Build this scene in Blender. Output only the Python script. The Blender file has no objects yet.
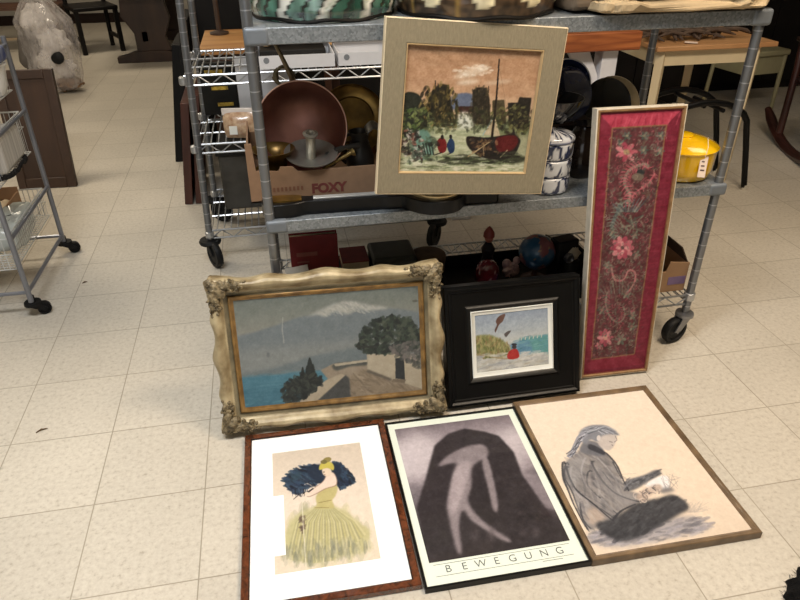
import bpy, math, random
import numpy as np
from mathutils import Matrix, Vector, noise as mnoise
R = math.radians
PI = math.pi
random.seed(7)
rng = np.random.default_rng(11)
C = bpy.context.scene.collection
scene = bpy.context.scene

# ------------------------------------------------------------------ camera (solved from the floor tiles)
F, CAMZ = 664.7, 1.469
def cam_axes(p, yaw, roll):
    fw = np.array([math.sin(yaw)*math.cos(p), math.cos(yaw)*math.cos(p), -math.sin(p)])
    r = np.array([math.cos(yaw), -math.sin(yaw), 0]); u = np.cross(r, fw)
    c, s = math.cos(roll), math.sin(roll)
    return np.array([c*r+s*u, -s*r+c*u, fw])
AX = cam_axes(R(31.374), R(10.93), R(-.279))
cd = bpy.data.cameras.new('camera'); cam = bpy.data.objects.new('camera', cd); C.objects.link(cam)
cd.sensor_width = 36; cd.lens = F/800*36; cd.clip_start = .05; cd.clip_end = 60
cam.matrix_world = Matrix(((*[AX[0][0], AX[1][0], -AX[2][0]], 0), (*[AX[0][1], AX[1][1], -AX[2][1]], 0), (*[AX[0][2], AX[1][2], -AX[2][2]], CAMZ), (0, 0, 0, 1)))
scene.camera = cam
def ray(u, v): return AX.T @ np.array([(u-400)/F, -(v-300)/F, 1.])
def at(u, v, Y):                       # survey helper: point of the sight line at depth Y
    d = ray(u, v); return Vector((d[0]*Y/d[1], Y, CAMZ + d[2]*Y/d[1]))
def on(u, v, z=0.):                    # survey helper: point of the sight line at height z
    d = ray(u, v); t = (z-CAMZ)/d[2]; return Vector((d[0]*t, d[1]*t, z))

# ------------------------------------------------------------------ objects
def tag(o, label=None, cat=None, group=None, kind=None):
    if label: o['label'] = label
    if cat: o['category'] = cat
    if group: o['group'] = group
    if kind: o['kind'] = kind
    return o
def thing(name, label, cat, loc=(0, 0, 0), rz=0, group=None, M=None):
    o = bpy.data.objects.new(name, None); C.objects.link(o); o.empty_display_size = .05
    if M is not None: o.matrix_world = M
    else: o.location = loc; o.rotation_euler = (0, 0, rz)
    return tag(o, label, cat, group)
def copy_tree(o, parent=None):
    c = o.copy(); C.objects.link(c)
    if parent: c.parent = parent
    for ch in list(o.children): copy_tree(ch, c)
    return c
def rotm(axis, to):                    # matrix turning +Z to a direction
    return Vector((0, 0, 1)).rotation_difference(Vector(to).normalized()).to_matrix().to_4x4()
def T(x, y, z): return Matrix.Translation((x, y, z))
def RX(a): return Matrix.Rotation(R(a), 4, 'X')
def RY(a): return Matrix.Rotation(R(a), 4, 'Y')
def RZ(a): return Matrix.Rotation(R(a), 4, 'Z')
class MB:
    def __init__(s): s.v = []; s.f = []
    def add(s, vs, fs, M=None):
        b = len(s.v)
        s.v += [tuple(M @ Vector(p)) if M is not None else tuple(p) for p in vs]
        s.f += [tuple(i+b for i in f) for f in fs]
        return s
    def box(s, x0, x1, y0, y1, z0, z1, M=None):
        return s.add([(x, y, z) for z in (z0, z1) for y in (y0, y1) for x in (x0, x1)],
                     [(0, 2, 3, 1), (4, 5, 7, 6), (0, 1, 5, 4), (2, 6, 7, 3), (0, 4, 6, 2), (1, 3, 7, 5)], M)
    def tube(s, pts, r, n=8, closed=False, M=None):
        pts = [Vector(p) for p in pts]; m = len(pts); rs = r if isinstance(r, (list, tuple)) else [r]*m
        vs = []; fs = []; up = None
        for i in range(m):
            if closed: t = pts[(i+1) % m]-pts[i-1]
            else: t = pts[min(i+1, m-1)]-pts[max(i-1, 0)]
            t = t.normalized() if t.length > 1e-9 else Vector((0, 0, 1))
            if up is None: up = Vector((0, 0, 1)) if abs(t.z) < .9 else Vector((1, 0, 0))
            a = t.cross(up); a = a.normalized() if a.length > 1e-6 else t.orthogonal().normalized()
            b = a.cross(t).normalized(); up = b
            for k in range(n):
                g = 2*PI*k/n; vs.append(pts[i]+(a*math.cos(g)+b*math.sin(g))*rs[i])
        for i in range(m if closed else m-1):
            j = (i+1) % m
            for k in range(n): fs.append((i*n+k, i*n+(k+1) % n, j*n+(k+1) % n, j*n+k))
        if not closed: fs.append(tuple(range(n-1, -1, -1))); fs.append(tuple((m-1)*n+k for k in range(n)))
        return s.add(vs, fs, M)
    def cyl(s, a, b, r, n=16, r2=None): return s.tube([a, b], [r, r if r2 is None else r2], n)
    def lathe(s, prof, n=40, M=None, wob=None):
        vs = []; fs = []; m = len(prof)
        for (r, z) in prof:
            for k in range(n):
                g = 2*PI*k/n; rr = r*(1 if wob is None else wob(g, z)); vs.append((rr*math.cos(g), rr*math.sin(g), z))
        for i in range(m-1):
            for k in range(n): fs.append((i*n+k, i*n+(k+1) % n, (i+1)*n+(k+1) % n, (i+1)*n+k))
        if prof[0][0] > 1e-6: fs.append(tuple(range(n-1, -1, -1)))
        if prof[-1][0] > 1e-6: fs.append(tuple((m-1)*n+k for k in range(n)))
        return s.add(vs, fs, M)
    def prism(s, poly, z0, z1, M=None):
        n = len(poly)
        return s.add([(x, y, z0) for x, y in poly]+[(x, y, z1) for x, y in poly],
                     [tuple(range(n-1, -1, -1)), tuple(range(n, 2*n))]+[(i, (i+1) % n, n+(i+1) % n, n+i) for i in range(n)], M)
    def grid(s, fn, nu, nv, closed_u=False, M=None):
        vs = [fn(i/(nu-1 if not closed_u else nu), j/(nv-1)) for j in range(nv) for i in range(nu)]
        fs = [(j*nu+i, j*nu+(i+1) % nu, (j+1)*nu+(i+1) % nu, (j+1)*nu+i) for j in range(nv-1) for i in range(nu if closed_u else nu-1)]
        return s.add(vs, fs, M)
    def ball(s, c, rx, ry=None, rz=None, n=20, M=None, nz=0, sc=8, seed=0):
        ry = ry or rx; rz = rz or rx; c = Vector(c)
        def fn(u, v):
            a = 2*PI*u; b = PI*(v-.5); d = Vector((math.cos(a)*math.cos(b), math.sin(a)*math.cos(b), math.sin(b)))
            k = 1+(nz*mnoise.noise(d*sc*.3+Vector((seed, seed*2, 3))) if nz else 0)
            return c+Vector((d.x*rx, d.y*ry, d.z*rz))*k
        return s.grid(fn, n, n//2+2, True, M)
    def moulding(s, w, h, prof):       # mitred frame; profile = (inset, height) loop, local x 0-centred, y up from 0
        vs = []; fs = []; m = len(prof)
        for d, z in prof: vs += [(-w/2+d, d, z), (w/2-d, d, z), (w/2-d, h-d, z), (-w/2+d, h-d, z)]
        for i in range(m):
            j = (i+1) % m
            for k in range(4): fs.append((i*4+k, i*4+(k+1) % 4, j*4+(k+1) % 4, j*4+k))
        return s.add(vs, fs)
    def build(s, name, mat, parent=None, bevel=0, smooth=40, seg=2, sub=0):
        me = bpy.data.meshes.new(name); me.from_pydata(s.v, [], s.f); me.update()
        bm_fix(me)
        o = bpy.data.objects.new(name, me); C.objects.link(o)
        if mat: me.materials.append(mat)
        if parent is not None: o.parent = parent
        if smooth: me.shade_smooth(); me.set_sharp_from_angle(angle=R(smooth))
        if bevel:
            b = o.modifiers.new('bevel', 'BEVEL'); b.width = bevel; b.segments = seg; b.limit_method = 'ANGLE'; b.angle_limit = R(35)
        if sub:
            q = o.modifiers.new('sub', 'SUBSURF'); q.levels = sub; q.render_levels = sub
        return o
import bmesh
def bm_fix(me):
    bm = bmesh.new(); bm.from_mesh(me); bmesh.ops.recalc_face_normals(bm, faces=bm.faces); bm.to_mesh(me); bm.free()

# ------------------------------------------------------------------ materials
def lin(c):
    return tuple((x/12.92 if x <= .04045 else ((x+.055)/1.055)**2.4) for x in [k/255 for k in c])
MATS = {}
def mat(name, col, rough=.5, metal=0, var=.12, scale=18, bump=0, bscale=60, coat=0, stretch=None, col2=None, spec=.5, detail=4, trans=0, dist=0):
    if name in MATS: return MATS[name]
    m = bpy.data.materials.new(name); m.use_nodes = True; nt = m.node_tree; N = nt.nodes; L = nt.links
    p = N['Principled BSDF']; p.inputs['Roughness'].default_value = rough; p.inputs['Metallic'].default_value = metal
    p.inputs['Coat Weight'].default_value = coat; p.inputs['Coat Roughness'].default_value = .08; p.inputs['Specular IOR Level'].default_value = spec
    if max(col) < 60: col = tuple(k*.62 for k in col); col2 = tuple(k*.62 for k in col2) if col2 else None; p.inputs['Specular IOR Level'].default_value = min(spec, .22)
    c = lin(col); a = lin(col2) if col2 else tuple(max(0, k*(1-var)) for k in c); b = tuple(min(1, k*(1+var)) for k in c) if not col2 else c
    tc = N.new('ShaderNodeTexCoord'); mp = N.new('ShaderNodeMapping'); L.new(tc.outputs['Object'], mp.inputs['Vector'])
    if stretch: mp.inputs['Scale'].default_value = stretch
    nz = N.new('ShaderNodeTexNoise'); nz.inputs['Scale'].default_value = scale; nz.inputs['Detail'].default_value = detail; nz.inputs['Distortion'].default_value = dist
    L.new(mp.outputs['Vector'], nz.inputs['Vector'])
    rp = N.new('ShaderNodeValToRGB'); rp.color_ramp.elements[0].position = .32; rp.color_ramp.elements[1].position = .68
    rp.color_ramp.elements[0].color = (*a, 1); rp.color_ramp.elements[1].color = (*b, 1)
    L.new(nz.outputs['Fac'], rp.inputs['Fac']); L.new(rp.outputs['Color'], p.inputs['Base Color'])
    if trans: p.inputs['Transmission Weight'].default_value = trans
    if bump:
        n2 = N.new('ShaderNodeTexNoise'); n2.inputs['Scale'].default_value = bscale; n2.inputs['Detail'].default_value = 5
        L.new(mp.outputs['Vector'], n2.inputs['Vector'])
        bp = N.new('ShaderNodeBump'); bp.inputs['Strength'].default_value = bump; bp.inputs['Distance'].default_value = .004
        L.new(n2.outputs['Fac'], bp.inputs['Height']); L.new(bp.outputs['Normal'], p.inputs['Normal'])
    MATS[name] = m
    return m
def attr_mat(name, rough=.6, coat=0, bump=0, bscale=200, spec=.4):
    if name in MATS: return MATS[name]
    m = bpy.data.materials.new(name); m.use_nodes = True; N = m.node_tree.nodes; L = m.node_tree.links
    p = N['Principled BSDF']; p.inputs['Roughness'].default_value = rough; p.inputs['Coat Weight'].default_value = coat; p.inputs['Specular IOR Level'].default_value = spec
    a = N.new('ShaderNodeAttribute'); a.attribute_name = 'pigment'; L.new(a.outputs['Color'], p.inputs['Base Color'])
    if bump:
        tc = N.new('ShaderNodeTexCoord'); n2 = N.new('ShaderNodeTexNoise'); n2.inputs['Scale'].default_value = bscale
        L.new(tc.outputs['Object'], n2.inputs['Vector'])
        bp = N.new('ShaderNodeBump'); bp.inputs['Strength'].default_value = bump; bp.inputs['Distance'].default_value = .002
        L.new(n2.outputs['Fac'], bp.inputs['Height']); L.new(bp.outputs['Normal'], p.inputs['Normal'])
    MATS[name] = m
    return m
def pigment(o, cols):                  # cols (nverts,3) sRGB 0..255 -> linear colour attribute
    c = np.clip(np.asarray(cols, float)/255, 0, 1); c = np.where(c <= .04045, c/12.92, ((c+.055)/1.055)**2.4)
    a = o.data.color_attributes.new('pigment', 'FLOAT_COLOR', 'POINT')
    a.data.foreach_set('color', np.concatenate([c, np.ones((len(c), 1))], 1).astype(np.float32).ravel())

# ------------------------------------------------------------------ a little painter for the flat art
def homography(src, dst):
    A = []; b = []
    for (x, y), (u, v) in zip(src, dst):
        A += [[x, y, 1, 0, 0, 0, -u*x, -u*y], [0, 0, 0, x, y, 1, -v*x, -v*y]]; b += [u, v]
    return np.append(np.linalg.solve(np.array(A, float), np.array(b, float)), 1).reshape(3, 3)
class Paint:
    S = 2
    def __init__(s, W, H, quad, bg, src=(0, 0, 1), seed=1):
        s.w, s.h = W, H; s.W, s.H = W*s.S, H*s.S
        s.a = np.zeros((s.H, s.W, 3)); s.a[:] = bg; s.rg = np.random.default_rng(seed)
        s.src(*src); q = s.px(quad)
        s.Hm = homography(q, [(0, 0), (s.W, 0), (s.W, s.H), (0, s.H)])
        s.scl = 0; s.quad = np.array(q)
        s.scl = s.W/np.linalg.norm(s.quad[1]-s.quad[0])
    def src(s, x0, y0, k): s.x0, s.y0, s.k = x0, y0, k
    def px(s, pts): return [(s.x0+x/s.k, s.y0+y/s.k) for x, y in pts]
    def tr(s, pts):
        p = np.array([(x, y, 1) for x, y in s.px(pts)]) @ s.Hm.T
        return p[:, :2]/p[:, 2:]
    def smooth(s, pts, n=6):
        P = np.array(pts, float); m = len(P); o = []
        for i in range(m):
            a, b, c, d = P[i-1], P[i], P[(i+1) % m], P[(i+2) % m]
            for t in np.arange(n)/n:
                o.append(.5*((2*b)+(c-a)*t+(2*a-5*b+4*c-d)*t*t+(3*b-a-3*c+d)*t**3))
        return np.array(o)
    def _mask(s, P):
        x0 = max(int(P[:, 0].min())-1, 0); x1 = min(int(P[:, 0].max())+2, s.W); y0 = max(int(P[:, 1].min())-1, 0); y1 = min(int(P[:, 1].max())+2, s.H)
        if x1 <= x0 or y1 <= y0: return None
        X, Y = np.meshgrid(np.arange(x0, x1)+.5, np.arange(y0, y1)+.5); m = np.zeros(X.shape, bool); n = len(P)
        for i in range(n):
            (ax, ay), (bx, by) = P[i], P[(i+1) % n]
            if ay == by: continue
            m ^= ((ay > Y) != (by > Y)) & (X < (bx-ax)*(Y-ay)/(by-ay)+ax)
        return x0, x1, y0, y1, m
    def blur(s, m, r):
        for ax in (0, 1):
            for _ in range(2):
                p = np.pad(m, [(r+1, r) if k == ax else (0, 0) for k in (0, 1)], mode='edge'); c = np.cumsum(p, ax)
                m = (np.take(c, range(2*r+1, c.shape[ax]), ax)-np.take(c, range(0, c.shape[ax]-2*r-1), ax))/(2*r+1)
        return m
    def poly(s, pts, col, a=1, soft=0, sm=True, rough=0):
        P = s.tr(pts)
        if sm: P = s.smooth(P)
        if rough: P = P+s.rg.normal(0, rough*s.scl, P.shape)
        s._fill(P, col, a, soft)
    def _fill(s, P, col, a, soft=0):
        r = s._mask(P)
        if r is None: return
        x0, x1, y0, y1, m = r
        if soft:
            k = max(1, int(soft*s.W)); pad = 2*k+2
            X0, X1, Y0, Y1 = max(x0-pad, 0), min(x1+pad, s.W), max(y0-pad, 0), min(y1+pad, s.H)
            M = np.zeros((Y1-Y0, X1-X0)); M[y0-Y0:y1-Y0, x0-X0:x1-X0] = m; M = s.blur(M, k); x0, x1, y0, y1 = X0, X1, Y0, Y1
        else: M = m.astype(float)
        M = (M*a)[..., None]; v = s.a[y0:y1, x0:x1]; s.a[y0:y1, x0:x1] = v*(1-M)+np.array(col, float)*M
    def ell(s, x, y, rx, ry, col, a=1, rot=0, soft=0):
        c, q = math.cos(R(rot)), math.sin(R(rot))
        pts = [(x+rx*math.cos(t)*c-ry*math.sin(t)*q, y+rx*math.cos(t)*q+ry*math.sin(t)*c) for t in np.linspace(0, 2*PI, 17)[:-1]]
        s._fill(s.tr(pts), col, a, soft)
    def line(s, pts, w, col, a=1, w2=None):
        P = s.tr(pts); k = s.scl/s.k; w0 = w*k/2; w1 = (w if w2 is None else w2)*k/2; n = len(P)
        L = []; Rr = []
        for i in range(n):
            t = P[min(i+1, n-1)]-P[max(i-1, 0)]; t = t/(np.linalg.norm(t)+1e-9); nn = np.array([-t[1], t[0]]); ww = w0+(w1-w0)*i/max(n-1, 1)
            L.append(P[i]+nn*max(ww, .7)); Rr.append(P[i]-nn*max(ww, .7))
        s._fill(np.array(L+Rr[::-1]), col, a)
    def dabs(s, pts, cols, n, r, a=.8, rot=(0, 180), asp=.5, sm=True):
        P = s.tr(pts)
        if sm: P = s.smooth(P)
        q = s._mask(P)
        if q is None: return
        x0, x1, y0, y1, m = q; ys, xs = np.nonzero(m)
        if not len(ys): return
        k = s.scl/s.k
        for i in s.rg.integers(0, len(ys), n):
            cx, cy = xs[i]+x0, ys[i]+y0; rr = r*k*s.rg.uniform(.5, 1.3); g = R(s.rg.uniform(*rot)); c, d = math.cos(g), math.sin(g)
            t = np.linspace(0, 2*PI, 9)[:-1]; E = np.stack([cx+rr*np.cos(t)*c-rr*asp*np.sin(t)*d, cy+rr*np.cos(t)*d+rr*asp*np.sin(t)*c], 1)
            s._fill(E, cols[s.rg.integers(len(cols))], a*s.rg.uniform(.6, 1))
    def vgrad(s, stops):               # (v 0 top..1 bottom, colour)
        v = np.linspace(0, 1, s.H); xs = [k for k, _ in stops]
        g = np.stack([np.interp(v, xs, [c[i] for _, c in stops]) for i in range(3)], 1); s.a[:] = g[:, None, :]
    def grain(s, amp, cell=3):
        for k in (cell, cell*3):
            g = s.rg.normal(0, 1, (s.H//k+2, s.W//k+2)); g = np.kron(g, np.ones((k, k)))[:s.H, :s.W]; s.a += (s.blur(g, max(1, k//2))*amp)[..., None]
    def tone(s, gain=1., sat=1., contrast=1., pivot=120):
        g = s.a.mean(2, keepdims=True); s.a = (pivot+((g+(s.a-g)*sat)-pivot)*contrast)*gain
    def curls(s, pts, cols, n, r, w, a=.8, sm=False):
        P = s.tr(pts); q = s._mask(s.smooth(P) if sm else P); x0, x1, y0, y1, m = q; ys, xs = np.nonzero(m); k = s.scl/s.k
        for i in s.rg.integers(0, len(ys), n):
            g0 = s.rg.uniform(0, 2*PI); sp = s.rg.choice([-1, 1]); rr = r*k*s.rg.uniform(.5, 1.3); t = np.linspace(0, s.rg.uniform(2, 4.5), 9)
            q_ = np.stack([xs[i]+x0+rr*(1-t/7)*np.cos(g0+sp*t), ys[i]+y0+rr*(1-t/7)*np.sin(g0+sp*t)], 1); d = np.gradient(q_, axis=0); d /= np.linalg.norm(d, axis=1, keepdims=True)+1e-9; nn = np.stack([-d[:, 1], d[:, 0]], 1)*max(.6, w*k/2)
            s._fill(np.concatenate([q_+nn, (q_-nn)[::-1]]), cols[s.rg.integers(len(cols))], a*s.rg.uniform(.6, 1))
    def out(s): return s.a.reshape(s.h, s.S, s.w, s.S, 3).mean((1, 3))
    def sheet(s, name, material, parent, x0, x1, y0, y1, z, relief=0, gain=1.0):
        img = np.clip(s.out()*gain, 0, 255); mb = MB(); W, H = s.w, s.h
        xs = np.linspace(x0, x1, W); ys = np.linspace(y1, y0, H)
        lum = img.mean(2) if relief else None
        me = bpy.data.meshes.new(name)
        X, Y = np.meshgrid(xs, ys); Z = np.full_like(X, z)
        if relief: Z += relief*(lum-128)/128
        V = np.stack([X, Y, Z], -1).reshape(-1, 3)
        idx = np.arange(W*H).reshape(H, W); Fc = np.stack([idx[1:, :-1], idx[1:, 1:], idx[:-1, 1:], idx[:-1, :-1]], -1).reshape(-1, 4)
        me.vertices.add(len(V)); me.vertices.foreach_set('co', V.astype(np.float32).ravel())
        me.loops.add(Fc.size); me.loops.foreach_set('vertex_index', Fc.astype(np.int32).ravel())
        me.polygons.add(len(Fc)); me.polygons.foreach_set('loop_start', (np.arange(len(Fc))*4).astype(np.int32))
        me.update(calc_edges=True)
        o = bpy.data.objects.new(name, me); C.objects.link(o); o.parent = parent; me.materials.append(material)
        pigment(o, img.reshape(-1, 3))
        return o
def lettering(name, text, size, material, parent, M, extrude=.0006, spacing=1, bold=0):
    cu = bpy.data.curves.new(name, 'FONT'); cu.body = text; cu.size = size; cu.align_x = 'CENTER'; cu.align_y = 'CENTER'; cu.extrude = extrude; cu.space_character = spacing; cu.offset = bold
    t = bpy.data.objects.new(name, cu); C.objects.link(t); bpy.context.view_layer.update()
    me = bpy.data.meshes.new_from_object(t.evaluated_get(bpy.context.evaluated_depsgraph_get()))
    bpy.data.objects.remove(t); o = bpy.data.objects.new(name, me); C.objects.link(o)
    me.materials.clear(); me.materials.append(material); me.transform(M); o.parent = parent
    return o
# ================================================================== FRAMED PICTURES
def pose(x, y, z, yaw, lean, roll):
    yaw, lean, roll = R(yaw), R(lean), R(roll)
    u = Vector((math.cos(yaw), math.sin(yaw), 0)); n = Vector((-math.sin(yaw), math.cos(yaw), 0))
    v = Vector((0, 0, math.cos(lean)))+n*math.sin(lean)
    u2 = u*math.cos(roll)+v*math.sin(roll); v2 = v*math.cos(roll)-u*math.sin(roll); w = u2.cross(v2)
    M = Matrix((u2, v2, w)).transposed().to_4x4(); M.translation = (x, y, z)
    return M
def plate(w, h, x0, x1, y0, y1, z0, z1): return MB().box(x0, x1, y0, y1, z0, z1)
canvas_m = attr_mat('painted_canvas', .55, bump=.25, bscale=500)
print_m = attr_mat('printed_paper', .45, coat=.25)
paper_m = attr_mat('drawing_paper', .8)
silk_m = attr_mat('embroidered_silk', .55, bump=.5, bscale=350)

# ---- 1. harbour painting in the linen-covered frame
w, h = .516, .473
t = thing('framed_painting', 'harbour painting with sailing boat in a flat linen frame, propped on the cart', 'painting', M=pose(.533, 1.790, .706, 2.3, 4.6, -5.4))
linen = mat('linen', (130, 120, 97), .85, var=.10, scale=220, bump=.5, bscale=500, stretch=(1, .25, 1))
MB().moulding(w, h, [(.001, -.022), (.001, -.001), (.003, .001), (.059, 0), (.061, -.003), (.061, -.022)]).build('frame', linen, t, bevel=0)
MB().moulding(w, h, [(-.0015, -.021), (-.0015, .0), (.0012, .0015), (.0012, -.021)]).build('outer_edging', mat('pale_wood', (208, 190, 158), .6), t)
MB().moulding(w, h, [(.0605, -.012), (.0605, .0005), (.063, .0005), (.0655, -.006), (.0655, -.012)]).build('inner_fillet', mat('fillet_gold', (176, 150, 110), .5), t)
MB().box(-w/2+.004, w/2-.004, .004, h-.004, -.021, -.014).build('backing_board', mat('backing_card', (120, 95, 66), .9), t)
p = Paint(220, 204, [(112, 105), (518, 118), (445, 490), (85, 495)], (178, 142, 112), (370, 10, 3), 3)
p.vgrad([(0, (160, 128, 100)), (.2, (184, 147, 116)), (.5, (206, 176, 146)), (.62, (150, 150, 120)), (1, (182, 185, 158))]); 
p.src(400, 50, 4.615)
p.dabs([(10, 0), (640, 0), (600, 200), (15, 200)], [(190, 150, 118), (170, 132, 103), (198, 160, 128)], 160, 60, .25, (-10, 20), .3)
for c in [(330, 105, 70, 14), (380, 88, 30, 14), (300, 125, 60, 10), (310, 155, 55, 12), (450, 152, 70, 6), (350, 85, 25, 12)]:
    p.ell(*c, (222, 208, 190), .75, -8, soft=.012)
p.dabs([(260, 90), (400, 70), (410, 110), (260, 135)], [(238, 228, 214), (214, 190, 165)], 60, 12, .6, (-20, 10), .4)
p.poly([(225, 235), (270, 210), (330, 215), (345, 280), (225, 285)], (104, 116, 140), .95, soft=.006)
p.poly([(10, 340), (600, 330), (560, 400), (10, 420)], (120, 130, 98), .9, soft=.02)
p.poly([(12, 228), (85, 222), (105, 300), (100, 400), (5, 410)], (46, 50, 40), 1, soft=.004)
p.poly([(145, 200), (185, 165), (222, 172), (232, 260), (245, 350), (150, 350), (110, 290)], (62, 56, 36), 1, soft=.004, sm=False)
p.poly([(330, 195), (350, 180), (398, 180), (408, 235), (408, 360), (325, 350)], (58, 52, 42), 1, soft=.004, sm=False)
p.poly([(420, 240), (475, 236), (480, 350), (415, 350)], (84, 76, 56), 1, soft=.004, sm=False)
p.poly([(490, 250), (535, 248), (545, 222), (600, 224), (575, 380), (490, 360)], (46, 42, 36), 1, soft=.004, sm=False)
p.poly([(250, 272), (330, 270), (330, 300), (250, 300)], (70, 44, 38), 1, soft=.004, sm=False)
p.line([(161, 205), (160, 150)], 5, (60, 50, 36)); p.line([(404, 205), (405, 170)], 4, (60, 50, 36))
p.dabs([(110, 190), (240, 190), (250, 370), (100, 380)], [(120, 104, 60), (40, 36, 26), (150, 130, 84), (84, 76, 40), (28, 28, 22)], 260, 13, .75, (60, 120))
p.dabs([(10, 300), (130, 300), (140, 400), (10, 420)], [(96, 116, 66), (140, 150, 96), (52, 60, 44), (36, 40, 34)], 160, 14, .7)
p.dabs([(330, 190), (400, 190), (405, 370), (330, 370)], [(90, 80, 60), (36, 34, 30), (66, 60, 50), (110, 98, 70)], 120, 9, .6, (80, 100))
p.dabs([(420, 290), (590, 270), (570, 395), (430, 390)], [(88, 90, 56), (44, 44, 36), (130, 128, 84), (60, 52, 40)], 200, 12, .7)
p.poly([(268, 305), (312, 305), (325, 375), (262, 380)], (222, 224, 216), .85, soft=.012)
p.poly([(100, 390), (420, 385), (400, 470), (110, 480)], (176, 182, 150), .85, soft=.02)
p.dabs([(140, 385), (400, 380), (380, 480), (150, 480)], [(196, 200, 172), (150, 160, 128), (210, 206, 180)], 120, 26, .45, (-8, 8), .2)
p.poly([(50, 420), (90, 385), (130, 400), (145, 500), (60, 520)], (106, 142, 130), .9, soft=.006)
p.dabs([(10, 400), (80, 400), (110, 520), (20, 520)], [(200, 190, 180), (60, 36, 36), (150, 96, 84), (34, 32, 32), (214, 206, 196)], 90, 13, .8)
for i in range(4): p.line([(100+i*13, 445), (112+i*12, 500)], 6, (36, 38, 36), .9)
p.poly([(168, 430), (190, 418), (206, 440), (203, 480), (178, 490), (165, 460)], (122, 34, 36)); p.ell(188, 417, 7, 11, (40, 28, 26))
p.poly([(212, 440), (226, 420), (242, 440), (240, 480), (220, 490), (208, 460)], (36, 62, 96)); p.ell(226, 414, 7, 10, (34, 30, 30))
p.line([(185, 488), (150, 500)], 5, (40, 36, 30)); p.line([(225, 490), (170, 515)], 5, (40, 36, 30))
p.poly([(180, 520), (300, 500), (540, 495), (520, 530), (300, 540)], (50, 54, 40), .85, soft=.008)
p.dabs([(15, 510), (545, 500), (540, 572), (15, 572)], [(206, 208, 188), (120, 132, 96), (226, 224, 206), (92, 100, 72), (178, 190, 150)], 230, 24, .6, (-6, 6), .22)
p.poly([(375, 400), (425, 300), (450, 410)], (196, 178, 150), .9, sm=False); p.line([(370, 405), (428, 310)], 4, (150, 176, 178))
p.poly([(295, 425), (310, 410), (380, 415), (450, 405), (500, 392), (512, 370), (520, 400), (540, 430), (500, 500), (420, 515), (350, 500), (305, 462)], (42, 34, 32), 1, soft=.003)
p.poly([(430, 418), (510, 402), (530, 430), (500, 470), (440, 480)], (104, 32, 34), .95, soft=.006)
p.dabs([(320, 425), (430, 430), (430, 495), (340, 490)], [(120, 92, 66), (66, 48, 40), (34, 40, 44), (150, 122, 90)], 60, 12, .7)
p.line([(300, 505), (400, 435)], 5, (170, 150, 116)); p.line([(445, 505), (480, 470)], 5, (176, 160, 130)); p.line([(372, 500), (372, 440)], 4, (150, 130, 100))
p.line([(459, 38), (440, 220), (412, 415)], 6, (44, 34, 28), 1, 12); p.line([(455, 60), (500, 395)], 1.2, (110, 90, 70), .5)
p.dabs([(10, 410), (150, 400), (160, 520), (15, 530)], [(34, 34, 30), (60, 70, 56), (88, 104, 84)], 60, 16, .6)
p.dabs([(90, 290), (420, 290), (420, 380), (95, 390)], [(56, 60, 42), (84, 88, 60), (40, 42, 32)], 130, 14, .55)
p.dabs([(240, 500), (530, 480), (530, 530), (200, 540)], [(44, 46, 36), (90, 98, 74), (30, 30, 26)], 80, 20, .5, (-8, 8), .25)
p.grain(6); p.tone(.86, .92, 1.22, 130)
p.sheet('canvas', canvas_m, t, -w/2+.065, w/2-.065, .065, h-.065, -.009, .0008)

# ---- 2. landscape in the ornate gilt frame
w, h = .708, .490
t = thing('ornate_framed_painting', 'snowy mountain coast painting in an ornate carved cream and gold frame', 'painting', M=pose(.107, 1.626, .026, -2.4, 16.6, 0))
cream = mat('aged_cream_gilding', (192, 176, 140), .42, .1, col2=(122, 104, 72), scale=16, bump=.25, bscale=90)
antique = mat('antique_gilding', (152, 136, 104), .5, .15, col2=(72, 62, 44), scale=70, bump=.9, bscale=140)
gold = mat('liner_gold', (150, 116, 66), .38, .4, col2=(104, 78, 44), scale=30)
cove = mat('cove_patina', (132, 120, 92), .5, .1, col2=(88, 80, 60), scale=20)
def wavy(q, n):                        # outward swell along a side, q in -1..1
    a = abs(q); e = .009*math.exp(-(a/.13)**2)-.005*math.exp(-((a-.28)/.14)**2)+.005*math.exp(-((a-.50)/.10)**2)-.005*math.exp(-((a-.66)/.12)**2)+.011*max(0, (a-.78)/.22)**.7
    return e
PROF = [(0, -.048), (-.001, -.030), (0, -.014), (.006, -.003), (.014, .0015), (.022, .000), (.030, -.007), (.037, -.016), (.042, -.019)]
def side_pt(side, q, d, z, sw):
    # q in -1..1 along the side, mitred; sw outward swell
    if side in (0, 2):
        x = q*(w/2-d); y = (d-sw) if side == 0 else (h-d+sw)
        if side == 2: x = -x
    else:
        y = h/2+q*(h/2-d); x = (w/2-d+sw) if side == 1 else (-w/2+d-sw)
        if side == 3: y = h-y
    return (x, y, z)
mb = MB()
def corner_z(side, q, k): return 0
for side in range(4):
    n = 90
    def fn(u, v, side=side):
        q = -1+2*u; k = v*(len(PROF)-1); i = min(int(k), len(PROF)-2); f = k-i
        d = PROF[i][0]+(PROF[i+1][0]-PROF[i][0])*f; z = PROF[i][1]+(PROF[i+1][1]-PROF[i][1])*f
        fall = max(0, 1-d/.03); sw = wavy(q, side)*fall
        if abs(q) > .995: sw *= .0
        zz = z+.003*math.exp(-(q/.12)**2)*max(0, 1-abs(d-.012)/.02)
        return side_pt(side, q, d, zz, sw if abs(q) < .99 else 0)
    mb.grid(fn, n, 33)
mb.build('frame_moulding', cream, t, smooth=60)
MB().moulding(w, h, [(.0405, -.048), (.0405, -.018), (.046, -.022), (.053, -.025), (.054, -.020), (.0555, -.048)]).build('cove_band', cove, t, smooth=60)
MB().moulding(w, h, [(.0545, -.048), (.0545, -.020), (.058, -.0175), (.0615, -.019), (.064, -.024), (.068, -.0255), (.071, -.028), (.071, -.048)]).build('gilt_liner', gold, t, smooth=60)
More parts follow.
